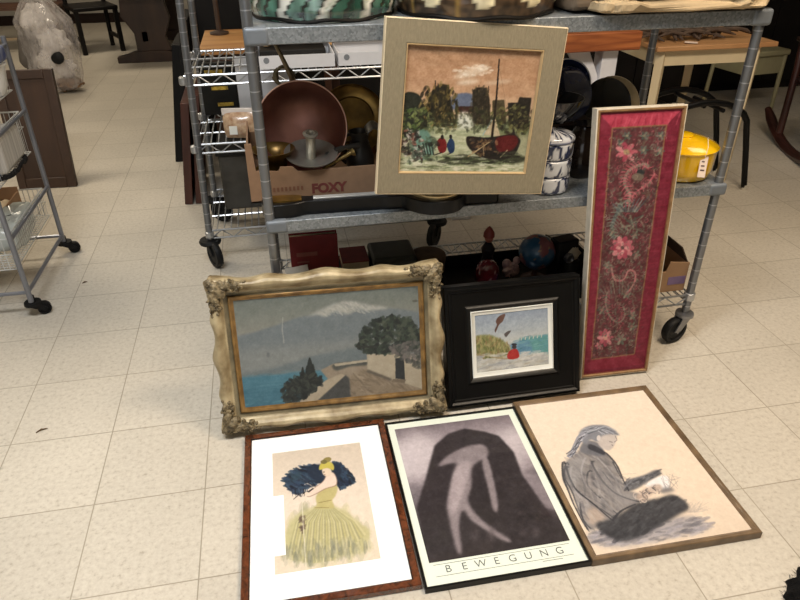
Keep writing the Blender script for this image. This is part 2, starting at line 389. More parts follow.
for sx in (-1, 1):
    for sy in (0, 1):
        mb = MB(); cx = sx*w/2; cy = sy*h; ix = -sx; iy = 1 if sy == 0 else -1; rr = random.Random(sx*3+sy)
        def leaf(px, py, lx, ly, hz, ang):
            c, s_ = math.cos(ang), math.sin(ang); 
            mb.ball((0, 0, 0), lx, ly, hz, 14, M=T(cx+ix*px, cy+iy*py, -.006) @ Matrix.Rotation(math.atan2(iy*s_, ix*c), 4, 'Z'), nz=.35, sc=20, seed=rr.random()*9)
        leaf(.024, .024, .036, .020, .016, PI/4); leaf(.010, .010, .016, .014, .014, PI/4); leaf(.05, .016, .026, .015, .013, .1); leaf(.016, .05, .026, .015, .013, PI/2-.1); leaf(.078, .014, .024, .011, .010, .05); leaf(.014, .078, .024, .011, .010, PI/2-.05)
        for k in range(5):
            leaf(.040+k*.017, .008+.004*(k % 2), .013-.0012*k, .010-.001*k, .011-.0012*k, .25)
            leaf(.008+.004*(k % 2), .040+k*.017, .013-.0012*k, .010-.001*k, .011-.0012*k, PI/2-.25)
            leaf(.042+k*.015, .024, .010-.001*k, .006, .009, -.3); leaf(.024, .042+k*.015, .010-.001*k, .006, .009, PI/2+.3)
        for (px, py, a0) in [(.045, .015, 0), (.015, .045, 1.5), (.03, .03, .7)]:
            pts = []
            for k in range(22):
                g = a0+k*.42; q = .0145*(1-k/25); pts.append((cx+ix*(px+q*math.cos(g)), cy+iy*(py+q*math.sin(g)), .001+.004*k/22))
            mb.tube(pts, [.0032-.0001*k for k in range(22)], 6)
        for k in range(70):
                qx, qy = rr.uniform(0, .095), rr.uniform(.0, .035)
                if k % 2: qx, qy = qy, qx
                leaf(qx, qy, rr.uniform(.005, .010), rr.uniform(.003, .005), .012, rr.uniform(0, 3))
        mb.build('corner_ornament', antique, t, smooth=50)
MB().box(-w/2+.02, w/2-.02, .02, h-.02, -.050, -.040).build('backing_board', MATS['backing_card'], t)
p = Paint(270, 176, [(107, 135), (693, 100), (697, 445), (135, 492)], (130, 135, 130), (200, 250, 3.156), 5)
p.vgrad([(0, (116, 124, 118)), (.15, (128, 134, 126)), (.33, (150, 150, 140)), (1, (150, 148, 136))])
p.poly([(110, 255), (170, 243), (240, 222), (300, 200), (360, 188), (400, 165), (440, 152), (480, 148), (530, 160), (590, 172), (640, 178), (700, 190), (700, 340), (110, 380)], (120, 130, 134), 1, soft=.006, sm=False)
p.poly([(340, 196), (400, 166), (440, 152), (480, 148), (530, 160), (600, 172), (540, 180), (500, 176), (470, 190), (430, 180), (400, 196), (370, 190)], (184, 184, 174), .9, soft=.008)
p.dabs([(380, 190), (420, 160), (480, 150), (590, 172), (560, 184), (470, 190)], [(198, 196, 186), (150, 154, 150)], 60, 9, .6, (20, 60), .3)
p.poly([(110, 310), (250, 290), (420, 280), (700, 260), (700, 360), (110, 390)], (146, 150, 146), .75, soft=.035)
p.poly([(122, 380), (200, 366), (290, 345), (350, 325), (430, 310), (520, 300), (530, 350), (300, 380), (125, 395)], (112, 124, 128), .9, soft=.012)
p.poly([(125, 390), (260, 380), (400, 372), (420, 400), (320, 480), (138, 495)], (80, 132, 152), 1, soft=.006, sm=False)
p.poly([(130, 430), (380, 420), (300, 490), (138, 495)], (62, 112, 134), .6, soft=.03)
p.dabs([(125, 388), (390, 376), (310, 480), (140, 490)], [(70, 122, 144), (94, 146, 162)], 90, 22, .35, (-6, 2), .15)
p.poly([(300, 478), (400, 400), (378, 372), (420, 350), (525, 340), (700, 350), (700, 450), (300, 485)], (160, 146, 126), 1, soft=.003, sm=False)
p.poly([(470, 390), (520, 372), (560, 400), (700, 440), (700, 450), (465, 465)], (150, 134, 112), 1, soft=.01, sm=False)
p.dabs([(470, 395), (530, 380), (690, 445), (470, 462)], [(126, 110, 92), (170, 154, 130), (108, 96, 82)], 110, 16, .45, (10, 60), .2)
p.poly([(365, 472), (455, 388), (468, 400), (470, 462)], (70, 72, 72), .95, soft=.004, sm=False)
p.poly([(300, 480), (395, 405), (440, 385), (455, 390), (360, 474)], (186, 172, 148), .95, soft=.003, sm=False)
p.poly([(415, 362), (430, 350), (525, 345), (522, 358), (470, 362), (430, 374)], (78, 82, 78), .9, soft=.004)
p.poly([(420, 352), (525, 340), (525, 347), (425, 360)], (196, 184, 160), .9, sm=False)
p.poly([(525, 322), (620, 320), (695, 330), (695, 440), (600, 405), (525, 372)], (188, 176, 152), 1, soft=.003, sm=False)
p.poly([(526, 372), (600, 404), (596, 412), (520, 380)], (96, 90, 80), .8, soft=.004, sm=False)
p.poly([(613, 338), (640, 335), (642, 408), (612, 404)], (52, 56, 58), 1, sm=False); p.poly([(606, 405), (645, 408), (640, 420), (600, 414)], (126, 112, 94), 1, sm=False)
p.dabs([(500, 300), (525, 235), (580, 205), (640, 205), (690, 240), (692, 300), (640, 320), (560, 322)], [(48, 58, 52), (62, 74, 64), (38, 44, 42), (84, 92, 78)], 520, 13, .9)
p.dabs([(600, 300), (692, 290), (694, 370), (650, 350), (620, 330)], [(86, 88, 84), (110, 108, 104), (60, 66, 62), (128, 118, 116)], 150, 11, .7)
p.line([(490, 296), (520, 298), (560, 300)], 7, (50, 54, 50))
for x0, y0, r_ in [(345, 328, 13), (322, 358, 10), (355, 350, 10), (335, 355, 9)]: p.poly([(x0, y0), (x0+r_, y0+50), (x0+r_, y0+90), (x0-r_, y0+90), (x0-r_, y0+50)], (40, 46, 44), .95)
p.dabs([(258, 435), (285, 400), (330, 385), (382, 398), (372, 425), (310, 470), (268, 478)], [(44, 50, 48), (34, 38, 38), (66, 72, 66)], 200, 12, .9)
p.line([(265, 195), (262, 235), (266, 280)], 3, (176, 178, 172), .7); p.ell(680, 152, 9, 4, (80, 78, 70), .7); p.ell(215, 318, 5, 9, (110, 114, 116), .7)
p.grain(4); p.tone(.86, .92, 1.0, 130); p.sheet('canvas', canvas_m, t, -w/2+.068, w/2-.068, .068, h-.068, -.027, .0004)

# ---- 3. small beach scene in the wide black frame
w, h = .462, .408
t = thing('small_framed_painting', 'small beach painting in a wide black moulded frame with white liner', 'painting', M=pose(.709, 1.624, .018, 0, 18.6, 0))
black = mat('black_lacquered_wood', (13, 13, 13), .34, var=.3, scale=8, bump=.06, bscale=40, stretch=(1, 1, 1))
MB().moulding(w, h, [(0, -.048), (0, -.006), (.003, -.001), (.010, 0), (.014, -.003), (.017, -.007), (.022, -.006), (.025, -.010), (.070, -.014), (.074, -.010), (.079, -.008), (.084, -.011), (.090, -.016), (.090, -.048)]).build('frame', black, t, smooth=30)
MB().moulding(w, h, [(.0895, -.040), (.0895, -.016), (.0925, -.014), (.095, -.017), (.105, -.019), (.106, -.022), (.106, -.040)]).build('white_liner', mat('liner_white', (222, 222, 214), .6, var=.03), t)
MB().box(-w/2+.01, w/2-.01, .01, h-.01, -.049, -.040).build('backing_board', MATS['backing_card'], t)
p = Paint(150, 118, [(172, 213), (428, 187), (430, 382), (178, 415)], (170, 180, 190), (430, 260, 3.753), 7)
p.vgrad([(0, (150, 164, 182)), (.3, (176, 186, 194)), (.5, (200, 204, 200)), (1, (196, 196, 188))])
p.poly([(330, 292), (430, 278), (432, 345), (320, 350)], (92, 158, 160), .95, soft=.01, sm=False); p.poly([(300, 312), (360, 300), (370, 345), (300, 348)], (96, 142, 176), .8, soft=.015)
p.dabs([(320, 295), (430, 285), (430, 345), (320, 345)], [(70, 136, 150), (130, 184, 180), (88, 140, 180)], 60, 12, .5, (-12, -2), .2)
p.poly([(172, 292), (200, 280), (240, 285), (285, 312), (290, 350), (240, 362), (172, 350)], (138, 140, 82), .95, soft=.012)
p.dabs([(175, 285), (285, 305), (285, 355), (178, 355)], [(116, 124, 66), (170, 160, 100), (92, 98, 52), (186, 172, 120), (150, 120, 80)], 220, 9, .75, (60, 120), .3)
p.dabs([(178, 352), (430, 340), (432, 384), (178, 412)], [(206, 206, 202), (168, 170, 172), (222, 220, 212), (190, 180, 160)], 150, 18, .7, (-12, 6), .25)
p.poly([(178, 345), (260, 365), (300, 362), (180, 352)], (170, 150, 110), .8)
p.poly([(290, 342), (305, 330), (322, 332), (327, 358), (300, 366), (286, 360)], (186, 44, 40)); p.ell(311, 322, 8, 8, (60, 56, 60)); p.ell(311, 314, 10, 4, (40, 44, 56))
p.poly([(247, 232), (258, 216), (280, 208), (272, 232), (258, 246), (246, 272), (243, 262), (250, 246)], (104, 72, 60)); p.poly([(276, 278), (288, 268), (300, 266), (292, 278), (282, 288)], (92, 84, 82))
for i in range(6): p.line([(335+i*14, 300-i*2), (337+i*14, 290-i*2)], 3, (214, 210, 196))
p.grain(6); p.tone(.9, .9); p.sheet('canvas', canvas_m, t, -w/2+.106, w/2-.106, .106, h-.106, -.021, .0005)

# ---- 4. tall red silk embroidery
w, h, kt = .273, .922, .076
t = thing('framed_embroidery', 'tall narrow red silk embroidery with pink flowers in a thin gilt frame', 'embroidery', M=pose(1.103, 1.698, .008, -1.6, 8.9, 0))
p = Paint(100, 330, [(597.5, 108.5), (688.5, 103.5), (648, 371.5), (581, 378.5)], (134, 26, 50), (0, 0, 1), 9)
o4, i4 = [(602, 116), (682, 111), (645, 366), (584, 372.5)], [(613.5, 131), (667, 128), (635, 357), (592.5, 362)]
mid = lambda a, b: a
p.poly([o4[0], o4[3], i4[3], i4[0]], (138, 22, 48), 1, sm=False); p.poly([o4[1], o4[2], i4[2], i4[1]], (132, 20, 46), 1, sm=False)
p.poly([o4[0], o4[1], i4[1], i4[0]], (196, 46, 74), 1, sm=False); p.poly([o4[3], o4[2], i4[2], i4[3]], (150, 26, 52), 1, sm=False)  # top strip a brighter red: satin sheen put into the colour
for i in range(16):
    x = 612+i*4.3; p.line([(x, 131-i*.2), (x+3+p.rg.uniform(-3, 3), 118-i*.3)], 1.2, [(150, 26, 54), (222, 84, 108)][i % 2], .5)
for i in range(40):
    y = 140+i*5.8; p.line([(603-(y-116)*.062, y), (612-(y-131)*.085, y-1)], 1.6, [(112, 14, 38), (164, 40, 66)][i % 2], .4)
    p.line([(668-(y-131)*.14, y), (681-(y-112)*.145, y-1)], 1.6, [(112, 14, 38), (164, 40, 66)][i % 2], .4)
p.poly(i4, (98, 40, 46), 1, sm=False)
p.dabs(i4, [(120, 40, 50), (86, 60, 54), (110, 92, 76), (74, 44, 44), (140, 52, 62), (92, 84, 70)], 1100, 2.2, .75, sm=False)
i4 = list(i4)
G = [(116, 118, 100), (92, 102, 88), (140, 138, 116), (78, 84, 76), (108, 96, 80)]
P_ = [(206, 92, 108), (226, 130, 136), (180, 58, 82)]
def flower(x, y, r, n, cols, core):
    for k in range(n): g = 2*PI*k/n; p.ell(x+r*.6*math.cos(g), y+r*.62*math.sin(g), r*.42, r*.24, cols[k % len(cols)], .95, math.degrees(g))
    p.ell(x, y, r*.28, r*.28, core)
for x, y in [(628, 140), (645, 140), (661, 140), (644, 156), (660, 157), (622, 149)]: flower(x, y, 5, 6, [(70, 84, 78), (104, 112, 100)], (150, 140, 110))
flower(627, 158, 11, 7, P_, (190, 150, 110))
def spine(pts, col, spike, n, ln, wd=3):
    Q = p.smooth(pts, 8)[:-8]; p.line([tuple(q) for q in Q], wd, col, .95)
    for k in range(0, len(Q)-1, max(1, len(Q)//n)):
        d = Q[k+1]-Q[k]; d = d/(np.linalg.norm(d)+1e-6); nn = np.array([-d[1], d[0]])
        for sg in (-1, 1): p.line([tuple(Q[k]), tuple(Q[k]+nn*ln*sg+d*ln*.5)], 1.4, spike, .85, .6)
spine([(648, 176), (638, 173), (628, 180), (625, 192), (630, 204), (627, 214)], (140, 132, 112), (214, 96, 110), 14, 6, 3)
p.ell(641, 180, 4, 3.4, (46, 48, 50)); p.ell(638, 185, 6, 4, (130, 118, 98), .8)
spine([(654, 182), (648, 192), (638, 200), (632, 206)], (200, 84, 100), (206, 110, 116), 8, 4, 2)
for k in range(9): p.line([(620+k*2, 222), (612+k*4.6, 212-k*.8)], 2.2, [(92, 108, 112), (128, 138, 130), (70, 86, 92)][k % 3], .9, .8)
spine([(622, 214), (616, 226), (612, 238), (616, 248)], (84, 96, 96), (126, 134, 122), 12, 6, 4)
for k in range(14): p.line([(630+p.rg.uniform(-12, 14), 228+p.rg.uniform(-6, 10)), (634+p.rg.uniform(-14, 14), 236+p.rg.uniform(-8, 10))], 1.6, G[k % 5], .85)
p.src(575, 235, 4)
flower(190, 92, 46, 10, P_, (120, 66, 66)); flower(190, 92, 26, 8, [(232, 150, 150), (196, 84, 100)], (74, 64, 58))
flower(124, 430, 32, 8, P_, (214, 150, 130)); flower(98, 460, 14, 6, P_, (120, 66, 66)); flower(185, 436, 22, 6, G, (120, 110, 90))
for c in [(150, 30), (240, 40), (245, 120), (130, 160), (205, 270), (110, 330), (230, 390), (230, 350)]: flower(c[0], c[1], 18, 6, G, (150, 110, 96))
spine([(150, 170), (160, 215), (195, 215), (215, 180), (240, 190), (235, 230), (200, 260)], (196, 110, 112), (150, 140, 118), 16, 16, 8)
spine([(140, 260), (125, 300), (140, 350), (175, 375), (200, 350), (190, 310)], (128, 128, 108), (190, 84, 98), 16, 16, 8)
for k in range(12): p.line([(120+k*10, 270), (100+k*13, 200+abs(k-6)*8)], 6, [(104, 116, 108), (140, 142, 120), (120, 84, 76)][k % 3], .7, 2)
for k in range(60): p.line([(q := p.rg.uniform(85, 270), r_ := p.rg.uniform(20, 490)), (q+p.rg.uniform(-18, 18), r_+p.rg.uniform(-18, 18))], 4, G[k % 5], .7)
p.src(0, 0, 1)
for a, b in zip(i4, i4[1:]+i4[:1]): p.line([a, b], 1.4, (150, 106, 66), .9)
p.curls(i4, G+[(160, 150, 126)], 520, 2.6, .8, .8); p.curls(i4, [(196, 96, 106), (176, 74, 88), (60, 40, 42)], 260, 2.4, .8, .75)
p.grain(7); p.tone(.92, .80)
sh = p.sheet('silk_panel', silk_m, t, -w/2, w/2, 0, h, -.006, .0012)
# wooden frame with a gilt face and a pale painted side
f1 = MB().moulding(w, h, [(0, -.034), (0, -.001), (.0015, .0), (.004, .0), (.004, -.012), (.004, -.034)]).build('frame', mat('pale_painted_wood', (196, 186, 168), .6, var=.1, scale=30), t)
f2 = MB().moulding(w, h, [(.0038, -.012), (.0038, .0008), (.009, .0008), (.0115, -.003), (.0115, -.012)]).build('gilt_edging', mat('worn_gilt', (146, 114, 78), .45, .25, var=.25, scale=50), t)
f3 = MB().moulding(w, h, [(.0110, -.010), (.0110, -.0035), (.0135, -.004), (.0135, -.010)]).build('inner_slip', mat('dark_slip', (116, 60, 44), .5), t)
f4 = MB().box(-w/2+.002, w/2-.002, .002, h-.002, -.021, -.014).build('backing_board', MATS['backing_card'], t)
for o in (sh, f1, f2, f3, f4):
    for v in o.data.vertices: v.co.x *= 1+kt*(2*v.co.y/h-1)
    o.data.update()

# ---- 5. fashion print in the burl-wood frame (lying on the floor)
w, h = .440, .618
t = thing('framed_print', 'lady in yellow gown with blue feathers, white matted print in burl frame', 'print', M=pose(.026, 1.007, .020, -.9, 90, 0))
burl = mat('burl_veneer', (112, 60, 34), .18, col2=(58, 30, 17), scale=26, dist=2.2, coat=.6)
MB().moulding(w, h, [(0, -.018), (0, -.002), (.002, 0), (.017, 0), (.019, -.002), (.019, -.018)]).build('frame', burl, t)
MB().moulding(w, h, [(.0185, -.010), (.0185, -.0025), (.0212, -.003), (.0212, -.010)]).build('inner_edge', mat('dark_edge', (44, 26, 18), .4), t)
MB().box(-w/2+.015, w/2-.015, .015, h-.015, -.012, -.0065).build('mat_board', mat('white_mat', (250, 250, 248), .6, var=.01), t)
p = Paint(170, 260, [(35, 70), (398, 22), (484, 518), (45, 583)], (222, 204, 182), (265, 435, 4.14), 13)
p.vgrad([(0, (214, 196, 174)), (.5, (226, 208, 188)), (1, (222, 206, 180))])
p.dabs([(85, 400), (110, 340), (170, 305), (300, 300), (390, 340), (440, 400), (430, 480), (330, 510), (120, 535)], [(196, 188, 130), (176, 172, 122), (206, 196, 140), (150, 150, 112)], 150, 40, .3, (60, 120), .3)
p.poly([(90, 480), (85, 420), (110, 355), (165, 312), (215, 296), (285, 292), (350, 325), (400, 370), (440, 400), (425, 450), (410, 490), (330, 505), (250, 525), (140, 525)], (190, 182, 124), .85, soft=.02)
for k in range(46):
    x1 = 95+k*7.2; x0 = 215+(k/46)*75; yb = 535-abs(k-16)*1.0-max(0, k-26)*4.6
    p.line([(x0, 298), ((x0+x1)/2+(x1-x0)*.18, 360), (x1, yb)], 3, [(164, 158, 104), (214, 204, 150), (138, 136, 98), (196, 184, 116)][k % 4], .5, 9)
p.dabs([(95, 470), (420, 440), (400, 490), (250, 530), (110, 535)], [(140, 142, 112), (168, 162, 118), (112, 116, 96), (214, 206, 170)], 120, 20, .35, (80, 100), .2)
p.dabs([(150, 340), (170, 340), (168, 400), (150, 400)], [(92, 66, 60), (112, 96, 70)], 26, 9, .6)
p.line([(158, 270), (165, 420), (175, 560)], 3, (222, 214, 190), .8)
p.poly([(218, 290), (215, 255), (230, 232), (262, 205), (290, 195), (305, 215), (296, 250), (283, 270), (290, 300), (250, 305), (205, 303)], (192, 178, 108), .95, soft=.006)
p.line([(225, 280), (280, 268)], 4, (140, 126, 66), .7); p.line([(210, 300), (270, 300)], 4, (140, 126, 66), .7)
B_ = [(30, 44, 70), (44, 66, 96), (22, 28, 44), (34, 58, 80), (60, 84, 110)]
p.dabs([(88, 195), (105, 160), (150, 130), (210, 120), (250, 135), (240, 180), (200, 205), (160, 225), (150, 250), (115, 225)], B_, 420, 17, .85, (10, 60), .35)
p.dabs([(285, 120), (310, 108), (345, 140), (375, 180), (345, 205), (320, 220), (305, 200), (295, 160)], B_, 260, 15, .85, (40, 90), .35)
for k in range(10): p.line([(115+k*7, 220), (120+k*7, 240+p.rg.uniform(0, 18))], 5, B_[k % 5], .8, 1)
p.line([(340, 160), (378, 180)], 5, (30, 34, 46)); p.ell(130, 170, 30, 14, (52, 84, 92), .4, -40, soft=.02)
p.poly([(175, 130), (215, 118), (300, 112), (320, 150), (300, 190), (240, 190), (190, 170)], (30, 44, 66), .9, soft=.012)
p.poly([(178, 247), (198, 224), (243, 188), (260, 158), (287, 150), (303, 180), (298, 207), (256, 221), (216, 243), (185, 255)], (150, 112, 92), .8, soft=.004)
p.poly([(180, 245), (200, 225), (245, 190), (262, 160), (285, 152), (300, 180), (295, 205), (255, 218), (215, 240), (185, 252)], (232, 204, 184), 1, soft=.004)
p.poly([(240, 140), (252, 130), (275, 135), (280, 158), (262, 168), (246, 160)], (226, 200, 172), 1, soft=.003)
p.line([(160, 240), (185, 232), (205, 218)], 7, (40, 36, 40)); p.line([(122, 265), (150, 240)], 3, (60, 50, 48)); p.ell(178, 242, 10, 9, (226, 206, 184))
p.poly([(230, 140), (232, 118), (250, 105), (278, 108), (290, 125), (286, 142), (262, 132)], (206, 188, 70), 1, soft=.003); p.ell(262, 97, 18, 11, (150, 132, 60), .95, -15); p.ell(248, 106, 14, 9, (120, 108, 56), .9)
p.ell(248, 149, 4, 2, (60, 40, 36), .9); p.ell(252, 160, 3, 1.6, (150, 60, 52))
p.dabs([(100, 470), (400, 440), (430, 470), (330, 505), (250, 528), (120, 540)], [(104, 108, 92), (140, 140, 116), (196, 188, 160)], 90, 26, .3, (75, 105), .25)
p.grain(3); p.tone(.97, .78, 1.06, 150)
p.sheet('print_sheet', print_m, t, -w/2+.189*w, -w/2+.799*w, .157*h, .853*h, -.0058)
MB().box(-w/2+.189*w-.012, -w/2+.255*w, .245*h, .575*h, -.0062, -.0054).build('white_patch', MATS['white_mat'], t)  # plain white patch over the left edge of the print sheet

# ---- 6. exhibition poster in the thin black frame
w, h = .422+.012, .599+.012
t = thing('framed_poster', 'poster lettered BEWEGUNG in a thin black frame, flat on the floor', 'poster', M=pose(.468, .987, .0195, -.6, 90, 0))
MB().moulding(w, h, [(0, -.019), (0, -.001), (.001, 0), (.005, 0), (.006, -.001), (.006, -.019)]).build('frame', mat('thin_black_frame', (30, 29, 28), .3, var=.2), t)
MB().box(-w/2+.004, w/2-.004, .004, h-.004, -.015, -.006).build('poster_sheet', mat('poster_white', (226, 233, 220), .35, var=.01, coat=.3), t)
p = Paint(190, 250, [(5, 92), (422, 30), (655, 502), (130, 588)], (128, 120, 126), (395, 405, 3.75), 17)
p.vgrad([(0, (112, 102, 108)), (.2, (168, 158, 164)), (.45, (140, 130, 136)), (.56, (92, 84, 90)), (1, (56, 50, 54))])
p.ell(90, 190, 80, 90, (206, 196, 200), .7, soft=.06); p.ell(430, 170, 60, 90, (200, 190, 194), .6, soft=.06)
p.poly([(40, 320), (110, 290), (120, 420), (80, 440)], (120, 112, 118), .5, soft=.03)
p.poly([(470, 250), (530, 255), (610, 390), (560, 380)], (150, 140, 146), .6, soft=.01, sm=False)
# a plain dark mound and a pale sweep of cloth stand in for the photograph
p.poly([(130, 588), (85, 380), (120, 265), (150, 150), (200, 105), (260, 85), (330, 95), (385, 110), (440, 170), (475, 260), (560, 380), (655, 502)], (44, 38, 42), 1, soft=.008, sm=False)
p.poly([(150, 585), (130, 420), (300, 300), (520, 360), (640, 500)], (36, 31, 35), .7, soft=.04)
p.poly([(165, 225), (200, 185), (270, 150), (330, 145), (345, 185), (290, 225), (285, 300), (275, 360), (330, 430), (430, 500), (400, 500), (290, 430), (255, 390), (240, 440), (250, 540), (232, 540), (205, 430), (195, 360), (215, 270), (225, 215)], (136, 126, 130), .95, soft=.012)
p.poly([(215, 265), (245, 215), (280, 215), (262, 300), (225, 400), (205, 380)], (168, 156, 160), .8, soft=.015)
p.poly([(330, 185), (350, 210), (378, 330), (382, 390), (365, 385), (350, 320), (325, 220)], (140, 130, 134), .9, soft=.008)
for c in [(300, 480, 8, 26), (360, 480, 10, 28), (475, 470, 8, 14), (525, 470, 10, 20)]: p.ell(*c, (84, 76, 80), .8, 10, soft=.02)
p.grain(5)
p.sheet('photograph', print_m, t, -w/2+.060*w, w/2-.065*w, .122*h, .948*h, -.0053)
ink = mat('printing_ink', (66, 70, 70), .6, var=.02)
for k, ch in enumerate('BEWEGUNG'):
    lettering('letter', ch, .030, ink, t, T(-.147+k*.0424, .0490, -.0054), .0003, bold=-.0004)
MB().box(-.182, .182, .0660, .0668, -.0062, -.0054).build('rule_line', ink, t); MB().box(-.182, .182, .0320, .0328, -.0062, -.0054).build('rule_line', ink, t)
MB().box(.095, .15, .0255, .0265, -.0062, -.0054).build('fine_print', ink, t)

# ---- 7. charcoal drawing in the brown frame
w, h = .479, .630
t = thing('framed_drawing', 'charcoal drawing of a seated reader in a slim brown frame, on the floor', 'drawing', M=pose(.925, .980, .0245, -.6, 90, 0))
MB().moulding(w, h, [(0, -.024), (0, -.002), (.002, 0), (.010, 0), (.014, -.004), (.018, -.0065), (.018, -.024)]).build('frame', mat('brown_oak', (126, 102, 74), .42, col2=(88, 69, 48), scale=18, stretch=(1, 1, 1), coat=.15), t)
p = Paint(250, 326, [(30, 80), (408, 33), (745, 463), (270, 535)], (226, 208, 188), (510, 380, 3.077), 19)
p.vgrad([(0, (226, 211, 193)), (.6, (222, 204, 184)), (1, (214, 196, 176))])
p.src(550, 415, 4.615)
Gs = [(70, 70, 76), (110, 108, 112), (150, 146, 150), (50, 50, 56)]
p.poly([(190, 570), (240, 520), (600, 470), (690, 480), (710, 530), (560, 560), (320, 600)], (140, 138, 146), .75, soft=.02)
p.dabs([(190, 580), (250, 520), (690, 470), (710, 540), (400, 590)], [(120, 118, 128), (160, 156, 164), (96, 94, 100)], 200, 22, .4, (-20, 10), .25)
p.poly([(90, 205), (150, 160), (200, 140), (255, 175), (300, 220), (335, 300), (360, 345), (440, 370), (400, 410), (330, 440), (300, 480), (250, 500), (190, 522), (150, 460), (110, 360), (70, 300), (68, 240)], (122, 118, 118), .95, soft=.008)
p.dabs([(80, 215), (200, 150), (290, 220), (340, 330), (300, 470), (190, 515), (110, 360)], [(140, 136, 136), (96, 94, 96), (160, 154, 152), (84, 82, 86), (124, 118, 114)], 320, 24, .4, (50, 80), .25)
p.poly([(170, 450), (200, 420), (240, 440), (260, 480), (200, 500)], (186, 166, 150), .7, soft=.015)
p.poly([(220, 495), (300, 470), (400, 405), (500, 385), (560, 368), (610, 390), (640, 430), (590, 460), (520, 500), (440, 545), (350, 575), (270, 550)], (52, 52, 56), .97, soft=.01)
p.dabs([(230, 500), (500, 390), (620, 400), (540, 490), (350, 570), (270, 545)], [(40, 40, 44), (74, 74, 78), (58, 58, 62)], 160, 20, .5, (-40, -10), .3)
p.poly([(345, 330), (360, 300), (430, 280), (490, 255), (510, 275), (450, 310), (400, 340), (360, 350)], (86, 86, 90), .95, soft=.006)
p.poly([(440, 325), (490, 290), (535, 282), (550, 310), (545, 340), (490, 345)], (226, 222, 222), .95, soft=.005)
p.poly([(500, 345), (550, 335), (570, 350), (520, 362)], (96, 94, 98), .8, soft=.01)
p.poly([(400, 375), (440, 340), (500, 320), (515, 345), (470, 365), (430, 400)], (176, 156, 142), .9, soft=.008)
for q in [[(210, 215), (240, 300), (330, 370), (420, 385)], [(200, 260), (180, 320), (260, 400), (320, 450)], [(95, 230), (75, 280), (110, 350), (150, 450), (190, 520)], [(150, 400), (160, 470), (200, 515)], [(290, 215), (335, 300)], [(120, 340), (200, 400), (300, 470)], [(245, 260), (300, 330)], [(440, 345), (460, 365)], [(470, 335), (490, 352)]]:
    p.line([tuple(a) for a in p.smooth(q, 6)[:-6]], 7, (58, 58, 64), .75, 4)
for q in [[(220, 200), (280, 260), (330, 340)], [(110, 240), (105, 300), (150, 380)], [(170, 200), (150, 260), (180, 330)], [(240, 380), (300, 440)]]:
    p.line([tuple(a) for a in p.smooth(q, 6)[:-6]], 9, (176, 172, 174), .5, 4)
p.poly([(140, 165), (165, 120), (225, 130), (250, 165), (250, 190), (190, 185)], (104, 104, 110), .95, soft=.006)
p.poly([(185, 135), (225, 150), (255, 172), (250, 185), (215, 172), (180, 155)], (52, 52, 58), .95, soft=.004)
p.poly([(220, 112), (250, 95), (300, 92), (308, 110), (298, 140), (275, 165), (245, 155), (228, 140)], (184, 174, 168), 1, soft=.005)
p.poly([(140, 80), (165, 58), (210, 48), (270, 55), (320, 95), (285, 92), (240, 100), (220, 125), (190, 115), (165, 135), (140, 110)], (120, 122, 130), .95, soft=.006)
for k in range(22):
    g = k/22; p.line([(150+g*30, 75+p.rg.uniform(-8, 20)), (200+g*60, 58+p.rg.uniform(-4, 14)), (240+g*75, 78+p.rg.uniform(-10, 16))], 3, [(80, 82, 90), (186, 188, 196), (146, 148, 156)][k % 3], .7)
p.line([(165, 85), (140, 110), (125, 140), (112, 165), (90, 195)], 30, (140, 140, 150), .9, 16)
for k in range(12): p.line([(165-k*4, 90+k*8), (140-k*4, 104+k*8), (150-k*5, 118+k*7)], 5, [(196, 196, 204), (84, 86, 94), (168, 168, 178)][k % 3], .8)
p.line([(150, 100), (130, 120), (120, 160), (90, 190)], 4, (70, 70, 78), .7, 3); p.line([(150, 105), (108, 160), (80, 180)], 4, (70, 72, 80), .8); p.line([(140, 130), (128, 155), (105, 195)], 4, (84, 86, 94), .8)
p.ell(226, 108, 9, 13, (196, 188, 184)); p.line([(275, 125), (290, 128)], 3, (60, 56, 58)); p.line([(285, 138), (292, 145)], 3, (96, 84, 84)); p.line([(300, 98), (310, 118), (296, 128)], 2.5, (90, 84, 84), .8)
for k in range(30): p.line([(640+p.rg.uniform(-10, 40), 450), (660+p.rg.uniform(-30, 80), 405+p.rg.uniform(-8, 40))], 1.6, (176, 164, 154), .6)
for k in range(16): p.line([(530+p.rg.uniform(-20, 40), 290+p.rg.uniform(-20, 60)), (560+p.rg.uniform(-30, 40), 300+p.rg.uniform(-30, 60))], 2, (120, 114, 114), .5)
p.line([(315, 275), (400, 270)], 2, (170, 158, 148), .6)
p.curls([(80, 215), (200, 150), (290, 220), (350, 340), (330, 440), (190, 515), (110, 360)], [(60, 60, 66), (90, 88, 92), (178, 174, 176), (150, 146, 148)], 1, 40, 3, .1, True)
for k in range(46): q = p.rg.uniform(0, 1); r_ = p.rg.uniform(0, 1); x = 95+190*q+60*r_; y = 215+240*r_-40*q; p.line([(x, y), (x+p.rg.uniform(0, 26), y+p.rg.uniform(30, 70)), (x+p.rg.uniform(10, 60), y+p.rg.uniform(60, 110))] if y < 400 else [(x, y), (x+18, y+20)], p.rg.uniform(9, 20), [(72, 70, 76), (164, 160, 160), (96, 94, 98), (146, 140, 138)][k % 4], .28, 5)
for q in [[(78, 225), (68, 280), (95, 350), (130, 430), (185, 515)], [(205, 215), (245, 300), (320, 368), (420, 388)], [(255, 178), (305, 225), (340, 300), (362, 345)], [(95, 240), (120, 330), (200, 400), (300, 480)], [(300, 480), (330, 440), (400, 410)]]: p.line([tuple(a) for a in p.smooth(q, 6)[:-6]], 9, (44, 44, 50), .8, 5)
p.poly([(195, 215), (230, 225), (300, 320), (400, 385), (360, 410), (280, 370), (220, 300)], (150, 146, 146), .45, soft=.012)
